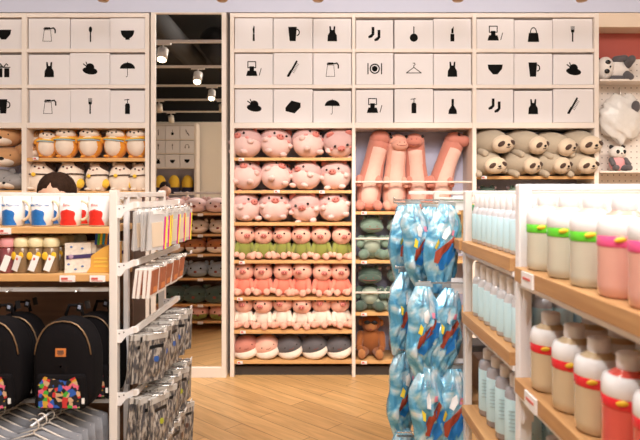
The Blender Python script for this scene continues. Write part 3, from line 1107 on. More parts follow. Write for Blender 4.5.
def pouch_mat():
    if 'grey_pouch' in MATS: return MATS['grey_pouch']
    m = mat('grey_pouch', (.3, .3, .3), .28, bump=.7, bscale=55)
    nt = m.node_tree
    tc = nt.nodes.new('ShaderNodeTexCoord')
    mp = nt.nodes.new('ShaderNodeMapping'); mp.inputs['Scale'].default_value = (1, 1, .3)
    n = nt.nodes.new('ShaderNodeTexNoise'); n.inputs['Scale'].default_value = 110; n.inputs['Detail'].default_value = 5
    oi = nt.nodes.new('ShaderNodeObjectInfo')
    ad = nt.nodes.new('ShaderNodeVectorMath'); ad.operation = 'ADD'
    r = nt.nodes.new('ShaderNodeValToRGB')
    e = r.color_ramp.elements
    e[0].position = .44; e[0].color = (.07, .068, .075, 1)
    e[1].position = .58; e[1].color = (.40, .36, .32, 1)
    k = e.new(.51); k.color = (.20, .17, .15, 1)
    nt.links.new(tc.outputs['Object'], mp.inputs['Vector'])
    nt.links.new(mp.outputs['Vector'], ad.inputs[0]); nt.links.new(oi.outputs['Random'], ad.inputs[1])
    nt.links.new(ad.outputs[0], n.inputs['Vector'])
    nt.links.new(n.outputs['Fac'], r.inputs['Fac']); nt.links.new(r.outputs['Color'], nt.nodes['Principled BSDF'].inputs['Base Color'])
    return m


def greypack(acc, key):
    def mk():
        t = thing('hanging_pouch_pack', cat='package')
        m = MB()
        n = 8
        vs, fs = [], []
        m.box((0, 0, -.085), (.008, .09, .165))
        m.sph((0, 0, -.1), (.011, .042, .06), seg=14, rings=8)
        m.build('pouch', pouch_mat(), t)
        MB().sph((.0075, 0, -.09), (.004, .014, .017), rot=(.4, 0, 0)).build('printed_fish', mat('print' + key, acc, .4), t)
        MB().box((.0, 0, -.01), (.0095, .09, .02)).build('header_card', mat('header_grey', (.5, .47, .44), .5), t)
        MB().box((.0052, .0, -.045), (.0012, .06, .012)).build('black_print_band', BLACK, t)
        return t
    return mk


tier_goods = [
    ('cp', lambda: clearpack((.6, .02, .25), 'mag')(), 208, 6, .012, .018, 'clear packet with yellow stripe', 'top tier'),
    ('slat', slatpack, 266, 4, .015, .02, 'white edged rust card box', 'second tier'),
    ('gp1', greypack((.03, .10, .35), 'blue'), 333, 5, .014, .02, 'grey pouch with blue print', 'third tier'),
    ('gp2', greypack((.35, .38, .03), 'green'), 396, 6, .013, .02, 'grey pouch with green print', 'fourth tier'),
    ('gp3', greypack((.10, .05, .04), 'brown'), 447, 6, .013, .02, 'grey pouch with brown print', 'lowest tier'),
]
hn = ['nearest hook', 'second hook', 'middle hook', 'fourth hook', 'farthest hook']
for key, mk, py, n, dx, drop, lab, tn in tier_goods:
    z = zl(py) - .004
    for hi, y in enumerate(HOOKY):
        h = lg(hook(RX, y, z, .095), 'wire_hook', CHROME)
        for k in range(n):
            x = RX + .012 + k * dx
            tilt = random.uniform(-.12, .12) if key != 'slat' else .02
            o = inst(key, mk, (x, y + random.uniform(-.004, .004), z - .004), (tilt * .6, random.uniform(-.05, .05) + (.12 if key == 'slat' else .05), tilt * 2.5 - (.42 if key != 'slat' else .1)),
                     label=f"{lab}, {tn}, {hn[hi]}, {ORD[k]} from panel", group=f"{lab}s on the {tn}", cat='package')
        pl = lg(MB().box((RX + .097, y, z + .008), (.002, .03, .012)), 'hook_label', LABEL)

# --- mugs
def mug(acc, nm, text):
    def mk():
        t = thing('white_mug', cat='mug')
        m = MB()
        m.lathe([(.030, 0), (.034, .002), (.0365, .03), (.038, .104), (.036, .104), (.034, .03), (.030, .006)], seg=32)
        m.build('cup', mat('white_glaze', (.80, .77, .76), .2, coat=.4), t)
        h = MB()
        pts = [(.036 + .03 * math.sin(a), 0, .055 - .034 * math.cos(a)) for a in [PI * i / 10 for i in range(11)]]
        h.tube(pts, .0055, 8).build('handle', mat('cream_glaze', (.80, .66, .48), .25, coat=.4), t)
        # plain rounded colour patch on the cup front
        p = MB()
        n, k = 14, 10
        vs, fs = [], []
        for i in range(n + 1):
            for j in range(k + 1):
                a = -PI / 2 + (i / n - .5) * 1.5
                zz = .004 + .056 * j / k
                u = (i / n - .5) * 2
                v = j / k
                lim = math.sqrt(max(0, 1 - (max(0, v - .5) / .5) ** 2)) * (.86 + .14 * math.cos(v * 7))
                a = -PI / 2 + u * .92 * lim
                rr = .0345 + (zz / .104) * .0035 + .0014
                vs.append((rr * math.cos(a), rr * math.sin(a), zz))
        for i in range(n):
            for j in range(k):
                q = i * (k + 1) + j
                fs.append((q, q + k + 1, q + k + 2, q + 1))
        p.add(vs, fs).build('colour_patch', mat('patch' + nm, acc, .35, noise=.25, nscale=120), t)
        cu = bpy.data.curves.new('t', 'FONT'); cu.body = text; cu.size = .0135; cu.align_x = 'CENTER'; cu.extrude = .0003
        to = bpy.data.objects.new('t', cu); COL.objects.link(to)
        bpy.context.view_layer.update()
        me = bpy.data.meshes.new_from_object(to.evaluated_get(bpy.context.evaluated_depsgraph_get()))
        bpy.data.objects.remove(to)
        for v in me.vertices:
            x, yy, zz = v.co
            a = -PI / 2 + x / .037
            rr = .0378 + zz
            v.co = (rr * math.cos(a), rr * math.sin(a), .07 + yy)
        me.materials.clear(); me.materials.append(mat('text' + nm, acc, .4))
        o = bpy.data.objects.new('lettering', me); COL.objects.link(o); o.parent = t
        return t
    return mk


mugs = [(-27, 'blue', 1), (8, 'blue', 1), (37.5, 'blue', 1), (66, 'red', 1), (95.5, 'red', 1)]
mz = zl(227) + .001
for row in range(2):
    for i, (px, c, _) in enumerate(mugs):
        y = GZ + .05 + row * .1
        x = (px - 320) * (GZ + .012) / F
        place = 'front row' if row == 0 else 'back row'
        inst('mug' + c, mug((.02, .16, .5) if c == 'blue' else (.75, .03, .02), c, 'Cookie Monster' if c == 'blue' else 'Elmo'), (x, y, mz), (0, 0, R([0, -10, -6, 18, 0][i] * .5 - 6)),
             label=f"white mug with {c} print, {place} of the top oak shelf, {nth(i,5)}", group=f"white mugs, {place}", cat='mug')
for i, c in enumerate(['blue', 'blue', 'red', 'red']):
    inst('mug' + c, None, ((22, 51, 80, 107)[i] and ((22, 51, 80, 104)[i] - 320) * (GZ + .2) / F - .01, GZ + .215, mz), (0, 0, R(30)),
         label=f"white mug with {c} print deepest on the oak shelf, {nth(i,4)}", group='white mugs, deepest row', cat='mug')

# --- jars on the second shelf
def jar(lid, band, nm):
    def mk():
        t = thing('lidded_jar', cat='jar')
        MB().lathe([(.024, 0), (.026, .003), (.026, .085), (.022, .09), (.001, .09)], seg=24).build('jar_body', mat('smoky_plastic' + nm, band, .15, trans=.2, coat=.5), t)
        MB().lathe([(.0265, .09), (.028, .092), (.028, .11), (.024, .12), (.012, .124), (.001, .125)], seg=24).build('lid', mat('lid' + nm, lid, .35), t)
        MB().box((.0, -.0275, .035), (.022, .002, .055), rot=(0, .35, 0)).build('hang_tag', LABEL, t)
        if nm != 'pink':
            MB().sph((-.014, -.024, .06), (.011, .003, .014)).sph((.014, -.024, .062), (.009, .003, .012)).build('yellow_sticker', mat('sticker_yellow', (.82, .48, .03), .4), t)
            MB().sph((.002, -.027, .05), (.005, .003, .006), seg=8, rings=6).build('red_dot', REDINK, t)
        return t
    return mk


jz = zl(274) + .001
for row in range(3):
    for i, (px, c) in enumerate([(-9, 'pink'), (6, 'pink'), (20, 'cream'), (34.5, 'cream'), (49.5, 'cream')]):
        y = GZ + .035 + row * .065
        x = (px - 320) * (GZ + .02) / F + row * .002
        col = (.80, .36, .38) if c == 'pink' else (.84, .74, .46)
        bod = (.30, .08, .09) if c == 'pink' else (.30, .19, .10)
        inst('jar' + c, jar(col, bod, c), (x, y, jz), (0, 0, R(random.uniform(-12, 12))), label=f"jar with {c} lid, {nth(i,5)} in the {['front','middle','back'][row]} row of the second shelf", group=f"{c} lidded jars", cat='jar')
for i in range(2):
    inst('jargreen', jar((.55, .56, .42), (.2, .19, .16), 'green'), ((66 + i * 12 - 320) * 2.24 / F, 2.25, jz), label=f"jar with pale green lid behind the notebooks, {['left','right'][i]} one", cat='jar', group='pale green lidded jars')

# --- notebooks
def notebook():
    t = thing('strapped_notebook', cat='notebook')
    MB().box((0, 0, .052), (.085, .011, .104)).build('cover', mat('speckled_cover', (.74, .66, .58), .5, noise=.35, nscale=90), t)
    MB().box((.004, -.0002, .056), (.084, .0145, .014), rot=(0, -.06, 0)).build('strap', mat('navy_strap', (.05, .03, .12), .5), t)
    MB().sph((-.022, -.0075, .056), (.008, .003, .008)).build('button', mat('button_mauve', (.45, .3, .42), .4), t)
    for x, z in ((-.022, .09), (.014, .084), (.015, .022), (-.03, .03), (-.008, .012)): MB().sph((x, -.0056, z), (.005, .001, .004), seg=8, rings=6).build('printed_spot', mat('print_multi', (.12, .2, .4), .5), t)
    return t


for k in range(8):
    inst('note', notebook, ((76.5 - 320) * (GZ + .02) / F + k * .009 + .002, GZ + .028 + k * .024, jz), (R(-3), 0, R(14)), 0, 1.0 if k < 6 else .93,
         label=f"cream speckled notebook with dark strap, {ORD[k]} of eight from the shelf edge", group='strapped notebooks', cat='notebook')
pb = thing('pencil_set_box', ((99 - 320) * (GZ + .03) / F, GZ + .05, jz), 'yellow display box of coloured pencils beside the notebooks', 'pencil box')
MB().prism([(-.042, 0), (.04, 0), (.04, .1), (.01, .085), (-.028, .058), (-.03, .02), (-.044, .0)], -.02, .1).build('box_body', mat('mustard_card', (.78, .42, .08), .5), pb)
mm = MB()
for z in (.02, .035, .048): mm.bx(-.018, .03, -.0215, -.02, z, z + .004)
mm.build('box_print', mat('yellow_print', (.85, .6, .1), .5), pb)
for k in range(12):
    c = [(.02, .1, .5), (.1, .45, .08), (.8, .6, .02), (.03, .35, .6), (.75, .3, .02)][k % 5]
    MB().box((-.02 + (k % 6) * .009, .01 + (k // 6) * .03, .12), (.007, .006, .05), rot=(0, .1, 0)).build('pencil', mat('pencil%d' % (k % 5), c, .4), pb)

# --- backpacks
NAVYB = mat('black_canvas', (.007, .006, .007), .9, bump=.2, bscale=300, spec=.12)


PRINT = bpy.data.materials.new('abstract_print')
PRINT.use_nodes = True
nt = PRINT.node_tree
pb_ = nt.nodes['Principled BSDF']
tc = nt.nodes.new('ShaderNodeTexCoord')
vo = nt.nodes.new('ShaderNodeTexVoronoi'); vo.inputs['Scale'].default_value = 75
rm = nt.nodes.new('ShaderNodeValToRGB'); rm.color_ramp.interpolation = 'CONSTANT'
sx = nt.nodes.new('ShaderNodeSeparateColor')
cl_ = [(0, (.005, .005, .008)), (.2, (.02, .10, .45)), (.33, (.55, .03, .03)), (.44, (.005, .005, .01)), (.55, (.62, .34, .03)), (.64, (.06, .38, .04)), (.73, (.72, .12, .22)), (.81, (.01, .01, .02)), (.9, (.60, .38, .22))]
el_ = rm.color_ramp.elements
el_[0].position = 0; el_[0].color = (*cl_[0][1], 1)
el_[1].position = .2; el_[1].color = (*cl_[1][1], 1)
for p_, c_ in cl_[2:]:
    k_ = el_.new(p_); k_.color = (*c_, 1)
nt.links.new(tc.outputs['Object'], vo.inputs['Vector'])
nt.links.new(vo.outputs['Color'], sx.inputs[0]); nt.links.new(sx.outputs[0], rm.inputs['Fac'])
nt.links.new(rm.outputs['Color'], pb_.inputs['Base Color'])
pb_.inputs['Roughness'].default_value = .7


def backpack():
    t = thing('printed_backpack', cat='backpack')
    m = MB()
    n = 28
    # outline: arch top, rounded bottom (x,z) superellipse extruded with bulge
    vs, fs = [], []
    layers = [(-.034 - .032 * math.cos(a), max(.03, math.sin(a) ** .8)) for a in [PI / 2 * q / 9 for q in range(10)]] + [(.03, 1), (.05, .95), (.055, .8)]
    def outline(k):
        pts = []
        for i in range(n):
            a = 2 * PI * i / n
            x, z = math.cos(a), math.sin(a)
            p = .42 if z < 0 else .8
            X = .103 * (abs(x) ** p) * (1 if x > 0 else -1)
            Z = (.15) * (abs(z) ** (.42 if z < 0 else .95)) * (1 if z > 0 else -1)
            pts.append((X * k, Z * k + .15))
        return pts
    for y, k in layers:
        vs += [(x, y, z) for x, z in outline(k)]
    for i in range(len(layers) - 1):
        for j in range(n):
            a, b2 = i * n + j, i * n + (j + 1) % n
            fs.append((a, b2, b2 + n, a + n))
    fs.append(tuple(range(n))); fs.append(tuple(reversed(range((len(layers) - 1) * n, len(layers) * n))))
    m.add(vs, fs).build('body', NAVYB, t)
    zp_ = MB().tube([(x * .96, -.0495, z) for x, z in [q for q in outline(.97) if q[1] > .16]], .0025, 6).build('zip', mat('bronze_zip', (.30, .20, .12), .35, metal=.7), t)
    pk = MB()
    pk.prism([(-.082, .01), (.082, .01), (.086, .03), (.08, .125), (-.078, .125), (-.086, .03)], -.075, -.045)
    pko = pk.build('front_pocket', NAVYB, t, bevel=.012)
    pp = MB().prism([(-.068, .018), (.066, .016), (.07, .05), (.064, .09), (.05, .118), (.02, .104), (-.02, .112), (-.05, .119), (-.07, .09)], -.0762, -.0745)
    pp.build('multicolour_print', PRINT, pko)
    MB().box((.078, -.0765, .04), (.009, .002, .018)).build('white_tag', LABEL, pko)
    MB().box((-.0, -.0655, .196), (.034, .003, .027)).build('orange_patch_label', mat('orange_leather', (.62, .20, .05), .6), t)
    q = MB()
    q.bx(-.010, .010, -.068, -.067, .199, .203); q.bx(-.011, .011, -.068, -.067, .193, .197); q.bx(-.008, .008, -.068, -.067, .188, .1905)
    q.build('label_print', DARK, t)
    MB().tube([(-.03, .045, .295), (-.02, .05, .33), (.02, .05, .33), (.03, .045, .295)], .006, 8).build('carry_loop', NAVYB, t)
    tg = MB().box((.03, .015, .33), (.018, .003, .03), rot=(.2, .3, 0)).box((.05, .035, .335), (.016, .003, .028), rot=(0, -.2, 0)).build('swing_tags', BLACK, t)
    MB().box((.03, .0125, .33), (.010, .002, .012), rot=(.2, .3, 0)).build('tag_print', mat('tag_blue', (.35, .42, .6), .5), tg)
    for s in (-1, 1):
        MB().tube([(s * .05, .05, .27), (s * .07, .085, .2), (s * .06, .08, .1), (s * .08, .05, .03)], .009, 8, flat=.5).build('shoulder_strap', NAVYB, t)
    return t


bz = zl(405, 2.0)
bpk = [(69, 2.0, 0, 0, 'with full front print hanging nearest the upright'), (96, 2.16, .0, -6, 'mostly hidden at the right, behind the nearest one'), (-2, 2.0, 0, 0, 'cut off by the left edge of the picture'), (17, 2.14, 0, 4, 'second in line behind the left edge backpack')]
for px, y, dz, rz, lab in bpk:
    inst('bp', backpack, ((px - 320) * y / F, y, bz - (y - 2) * .1), (0, 0, R(rz)), 0, .98, label=f"black backpack {lab}", group='black printed backpacks', cat='backpack')
    x = (px - 320) * y / F
    lg(MB().tube([(x, GZ + .03, zl(290)), (x, y + .05, zl(290) - .004)], .003, 6), 'peg_hook', CHROME)

# --- garments on hangers
GARM = mat('grey_fleece', (.22, .22, .24), .9, noise=.15, nscale=30, bump=.4, bscale=60)
def garment():
    t = thing('hanging_garment', cat='garment')
    m = MB()
    n = 26
    vs, fs = [], []
    L_ = 8
    for i in range(L_):
        z = .008 - i * .065
        for j in range(n):
            a = 2 * PI * j / n
            w = .155 if i else .145
            th = .021 if i else .014
            x = math.cos(a) * w
            dz = -.035 * abs(math.cos(a)) if i < 2 else 0
            vs.append((x, math.sin(a) * th + .004 * math.sin(x * 60 + i), z + dz))
    for i in range(L_ - 1):
        for j in range(n):
            a, b2 = i * n + j, i * n + (j + 1) % n
            fs.append((a, a + n, b2 + n, b2))
    fs.append(tuple(range(n))); fs.append(tuple(reversed(range((L_ - 1) * n, L_ * n))))
    m.add(vs, fs)
    m.v = [(x, y, z - .004) for x, y, z in m.v]
    m.build('cloth', GARM, t)
    h = MB()
    h.tube([(-.13, 0, -.035), (0, 0, .01), (.13, 0, -.035)], .004, 8)
    h.tube([(0, 0, .01), (0, 0, .02)] + [(.022 * math.cos(a) , 0, .045 + .024 * math.sin(a)) for a in [-PI / 2 + PI * 1.3 * i / 9 for i in range(10)]], .0028, 8)
    h.build('hanger', mat('pale_hanger', (.62, .56, .50), .4), t)
    return t


gz = zl(410, 2.0) - .03
for r, (px0, w) in enumerate([(-2, 'left'), (54, 'middle')]):
    for k in range(7):
        y = 1.86 + k * .045
        x = (px0 - 320) * 2.0 / F + k * .004
        if r == 2 : x -= .0
        inst('garm', garment, (x, y, gz), (0, 0, R(-10 + random.uniform(-4, 4))), 0, .78, label=f"grey fleece on a pale hanger, {ORD[k]} from the front, {w} rail", group='grey garments on hangers', cat='garment')
    x = (px0 - 320) * 2.0 / F
    lg(MB().tube([(x, 1.84, gz + .038), (x + .03, GZ + .22, gz + .038)], .004, 6), 'garment_arm', GSTEEL)

# ------------------------------------------------------------------ right gondola (near)
QX = .46
rg = thing('display_gondola', (.8, 1.6, 0), 'white steel display gondola with oak shelves of bottles in the right foreground', 'shelving')
def rgp(mb, name, m, bevel=0): return loc(mb.build(name, m, bevel=bevel), rg)
QX2 = 1.14
ZT = EYE + .018
# frames
for y, top, w in ((1.385, ZT, .030), (1.90, EYE + .004, .022), (2.42, EYE + .004, .022)):
    rgp(MB().bx(QX - .0, QX + w, y, y + .03, 0, top), 'upright', WSTEEL if y < 1.5 else PAL, .003)
    rgp(MB().bx(QX2 - w, QX2, y, y + .03, 0, top), 'upright', WSTEEL, .003)
    rgp(MB().bx(QX + w, QX2 - w, y + .004, y + .026, top - .0145, top), 'top_bar', WSTEEL if y < 1.5 else PAL, .002)
    if y > 1.5:
        rgp(MB().bx(QX + w, QX2 - w, y + .004, y + .02, EYE - .034, EYE - .022), 'cross_bar', PAL, .002)
rgp(MB().bx(.36, QX, 2.424, 2.444, EYE - .010, EYE + .004), 'top_bar', PAL, .001)
def shelf(y0, y1, z, t=.033, price_ys=()):
    rgp(MB().bx(QX - .012, QX2 + .012, y0, y1, z - t, z), 'shelf_board', OAKY, .002)
    for py_ in (y0 + .012, y1 - .016):
        mm = MB()
        prof = [(QX + .004, z - t), (QX + .35, z - t), (QX + .35, z - t - .012), (QX + .05, z - t - .014), (QX + .022, z - t - .03), (QX + .004, z - t - .07)]
        mm.prism(prof, py_, py_ + .004)
        rgp(mm, 'shelf_bracket', WSTEEL)
    # long gusset under the board, along the front edge
    mm = MB()
    mm.bx(QX - .004, QX + .006, y0 + .0, y1, z - t - .012, z - t)
    rgp(mm, 'edge_channel', WSTEEL)
farz = [EYE - .155, EYE - .378, EYE - .672, EYE - .96]
nearz = [EYE - .172, EYE - .427, EYE - .70]
for z in farz: shelf(1.418, 1.898, z)
for z in nearz: shelf(.62, 1.383, z)
for z in (farz[0], farz[2]): shelf(1.934, 2.418, z, )
rgp(MB().bx(QX + .0, QX2, .62, 2.45, .02, .1), 'base_shelf', PAL)
rgp(MB().bx(QX + .33, QX + .345, 1.93, 2.42, .1, EYE - .1), 'centre_panel', BROWNP)
for yy in (.60,):
    rgp(MB().bx(QX, QX + .03, yy - .01, yy + .02, 0, ZT), 'upright', WSTEEL, .003)
    rgp(MB().bx(QX2 - .03, QX2, yy - .01, yy + .02, 0, ZT), 'upright', WSTEEL, .003)
for y, z in ((1.29, nearz[0]), (1.27, nearz[1])):
    o = rgp(MB().bx(QX - .016, QX - .012, y - .034, y + .034, z - .034, z - .002), 'price_label', LABEL)
    q = MB().bx(QX - .0172, QX - .016, y - .022, y + .022, z - .018, z - .013).build('price_print', REDINK, o)
rgp(MB().bx(QX + .0, QX + .03, 1.375, 1.38, nearz[1] - .10, nearz[1] - .04), 'perforated_plate', WSTEEL)


def drink(liq, band, nm):
    def mk():
        t = thing('round_body_bottle', cat='bottle')
        H = .166
        MB().lathe([(.036, 0), (.0405, .004), (.0415, .02), (.0408, .05), (.0415, .09), (.0415, .116), (.038, .128), (.024, .138), (.018, .142), (.017, .146)], seg=36).build('bottle', mat('tinted_gel_' + nm, liq, .1, trans=.22, coat=.8, noise=.08, nscale=15), t)
        MB().lathe([(.0416, .082), (.0424, .084), (.0424, .099), (.0416, .100)], seg=36).build('colour_band', mat('band_' + nm, band, .25, coat=.5), t)
        MB().lathe([(.0416, .100), (.0421, .101), (.0421, .117), (.0386, .1290), (.034, .1325)], seg=36).build('white_label', mat('label_white', (.84, .82, .82), .25, coat=.4), t)
        MB().sph((-.012, -.0405, .095), (.010, .003, .0045), rot=(0, -.15, 0)).build('yellow_logo', mat('logo_yellow', (.85, .55, .03), .4), t)
        MB().sph((.014, -.0395, .110), (.008, .003, .0028), rot=(0, -.2, 0)).build('green_mark', mat('mark_green', (.25, .6, .3), .4), t)
        MB().lathe([(.0185, .140), (.0195, .142), (.0195, .163), (.0175, .166), (.001, .166)], seg=28).build('cap', mat('white_cap', (.85, .83, .84), .35), t)
        return t
    return mk


DL = [
    (nearz[0], 'gn', (.74, .69, .55), (.12, .62, .03), 'green band', 'top shelf', 4),
    (nearz[0], 'pk', (.92, .48, .38), (.85, .10, .28), 'pink band', 'top shelf', 3),
    (nearz[1], 'rd', (.78, .60, .38), (.72, .02, .03), 'red band over amber gel', 'lower shelf', 4),
    (nearz[1], 'rr', (.90, .13, .10), (.75, .02, .03), 'red band over red gel', 'lower shelf', 3),
]
pos = {'gn': [1.325, 1.205, 1.095, None], 'pk': [.985, .885, .79], 'rd': [1.30, 1.18, 1.075, None], 'rr': [.97, .87, .775]}
for z, key, liq, band, lab, sh, n in DL:
    for row in range(3):
        for k, y in enumerate(pos[key]):
            if y is None: continue
            inst('drink' + key, drink(liq, band, key), (QX + .040 + row * .09, y + row * .004, z + .001), (0, 0, R(-20 + random.uniform(-5, 5))), 0, 1.0,
                 label=f"bottle with {lab}, {sh}, {['aisle','middle','inner'][row]} row, {ORD[k]} from far end", group=f"bottles with {lab}", cat='bottle')
for k in range(4):
    inst('drinkgn' if k < 2 else 'drinkpk', None, (QX + .05, 1.3 - k * .12, nearz[2] + .001), label=f"bottle on the lowest near shelf, {ORD[k]} from the white upright", group='bottles on the lowest near shelf', cat='bottle')
o = MB().sph((0, 0, .04), (.05, .05, .04)).build('blue_pouch', mat('blue_foil', (.05, .25, .6), .3))
o.location = (QX + .06, 1.34, nearz[2] + .16); o.scale = (.01,) * 3
bpy.data.objects.remove(o)


def lotion(shape):
    def mk():
        t = thing('lotion_bottle', cat='bottle')
        if shape == 'slim':
            MB().lathe([(.018, 0), (.0205, .003), (.0205, .092), (.016, .103), (.012, .106)], seg=28).build('bottle', mat('clear_lotion', (.78, .76, .78), .15, trans=.3, coat=.4), t)
            MB().lathe([(.0208, .010), (.0211, .011), (.0211, .084), (.0208, .085)], seg=28).build('pale_blue_label', mat('label_pale_blue', (.55, .76, .82), .4), t)
            MB().lathe([(.0135, .104), (.0145, .106), (.0145, .138), (.0135, .142), (.001, .142)], seg=24).build('cap', mat('white_cap', (.85, .83, .84), .35), t)
            MB().sph((.004, -.0205, .018), (.004, .0018, .006), seg=8, rings=6).build('teal_mark', mat('teal_mark', (.01, .30, .26), .4), t)
        elif shape == 'wide':
            MB().lathe([(.026, 0), (.030, .004), (.030, .150), (.026, .163), (.012, .170)], seg=28).build('bottle', mat('clear_gel', (.62, .58, .62), .12, trans=.4, coat=.4), t)
            MB().lathe([(.0303, .018), (.0307, .019), (.0307, .138), (.0303, .139)], seg=28).build('pale_blue_label', mat('label_pale_blue', (.55, .76, .82), .4), t)
            MB().lathe([(.0165, .168), (.018, .170), (.018, .196), (.0165, .198), (.001, .198)], seg=24).build('cap', mat('white_cap', (.85, .83, .84), .35), t)
            MB().sph((.006, -.0296, .03), (.006, .0022, .009), rot=(0, -.5, 0), seg=8, rings=6).build('teal_mark', mat('teal_mark', (.01, .30, .26), .4), t)
            q = MB()
            for k in range(6): q.bx(-.016, .016 - (k % 3) * .005, -.0318, -.0308, .06 + k * .01, .062 + k * .01)
            q.build('label_lines', mat('label_ink', (.35, .5, .55), .5), t)
        return t
    return mk


for row in range(4):
    for k in range(8):
        y = 1.845 - k * .052
        inst('slim', lotion('slim'), (QX + .03 + row * .046, y, farz[0] + .001), (0, 0, R(-20)), 0, 1.03, label=f"slim pale blue bottle, top shelf, {['aisle','second','third','inner'][row]} row, {ORD[k]} from far upright", group='slim bottles on the top shelf', cat='bottle')
        if k < 7:
            y2 = 1.83 - k * .062
            inst('slim', None, (QX + .03 + row * .05, y2, farz[1] + .001), (0, 0, R(-20)), 0, 1.15, label=f"slim pale blue bottle, second shelf, {['aisle','second','third','inner'][row]} row, {ORD[k]} from far upright", group='slim bottles on the second shelf', cat='bottle')
for row in range(3):
    for k in range(5):
        y = 1.81 - k * .085
        inst('wide', lotion('wide'), (QX + .05 + row * .07, y, farz[2] + .001), (0, 0, R(-25)), 0, 1.0, label=f"large gel bottle, third shelf, {['aisle','middle','inner'][row]} row, {ORD[k]} from far upright", group='large gel bottles', cat='bottle')

# goods on the far bay (partly visible between bags and upright)
for i, (dy, z, c, n) in enumerate([(2.05, farz[0], (.06, .35, .12), 'green'), (2.2, farz[0], (.65, .3, .05), 'orange'), (2.05, farz[2], (.25, .12, .06), 'brown'), (2.25, farz[2], (.3, .3, .3), 'grey')]):
    o = MB().bx(-.05, .05, -.06, .06, 0, .11).build('gift_carton', mat('carton_' + n, c, .5, noise=.3, nscale=30), bevel=.004)
    o.location = (QX + .12, dy, z + .001)
    tag(o, f"small {n} carton on the far shelf behind the blue foil bags, {'upper' if i < 2 else 'lower'} board", 'carton')

# ------------------------------------------------------------------ blue foil bags
def foil_mat():
    m = bpy.data.materials.new('printed_foil')
    m.use_nodes = True
    nt = m.node_tree
    L = nt.links.new
    b = nt.nodes['Principled BSDF']
    tc = nt.nodes.new('ShaderNodeTexCoord')
    n1 = nt.nodes.new('ShaderNodeTexNoise'); n1.inputs['Scale'].default_value = 11; n1.inputs['Detail'].default_value = 5; n1.inputs['Distortion'].default_value = 1.5
    L(tc.outputs['Object'], n1.inputs['Vector'])
    r = nt.nodes.new('ShaderNodeValToRGB')
    e = r.color_ramp.elements
    e[0].position = .40; e[0].color = (.10, .38, .62, 1)
    e[1].position = .64; e[1].color = (.88, .92, .93, 1)
    k = e.new(.50); k.color = (.32, .64, .82, 1)
    L(n1.outputs['Fac'], r.inputs['Fac'])
    L(r.outputs['Color'], b.inputs['Base Color'])
    b.inputs['Metallic'].default_value = .4
    b.inputs['Roughness'].default_value = .22
    n2 = nt.nodes.new('ShaderNodeTexNoise'); n2.inputs['Scale'].default_value = 22; n2.inputs['Detail'].default_value = 3; n2.inputs['Distortion'].default_value = 2
    mp = nt.nodes.new('ShaderNodeMapping'); mp.inputs['Scale'].default_value = (1.6, 1.6, .6)
    L(tc.outputs['Object'], mp.inputs['Vector']); L(mp.outputs['Vector'], n2.inputs['Vector'])
    bp = nt.nodes.new('ShaderNodeBump'); bp.inputs['Strength'].default_value = .55; bp.inputs['Distance'].default_value = .012
    L(n2.outputs['Fac'], bp.inputs['Height']); L(bp.outputs['Normal'], b.inputs['Normal'])
    return m


FOIL = foil_mat()


def foil_surf(u, v, side, seed, W=.062, Hh=.29, T=.034):
    """u -1..1, v 0..1 from bottom"""
    wv = .86 + .14 * math.sin(v * PI)
    if v > .78: wv *= 1 - .50 * (v - .78) / .22
    if v < .28: wv *= .62 + .38 * (v / .28)
    th = (max(0, 1 - abs(u) ** 2.4) ** .7) * (max(0, math.sin(PI * (v * .94 + .01))) ** .5)
    wr = .006 * abs(math.sin(4 * u + 7 * v + seed)) + .006 * abs(math.sin(7 * u - 8 * v + 2 * seed)) + .003 * math.sin(19 * v + 9 * u + seed) - .006
    fade = min(1, th * 2)
    x = u * W * wv + .005 * math.sin(9 * v + seed) + .008 * (1 - v) * math.sin(seed)
    y = side * (T * th + wr * fade)
    return Vector((x, y, -Hh + v * Hh))


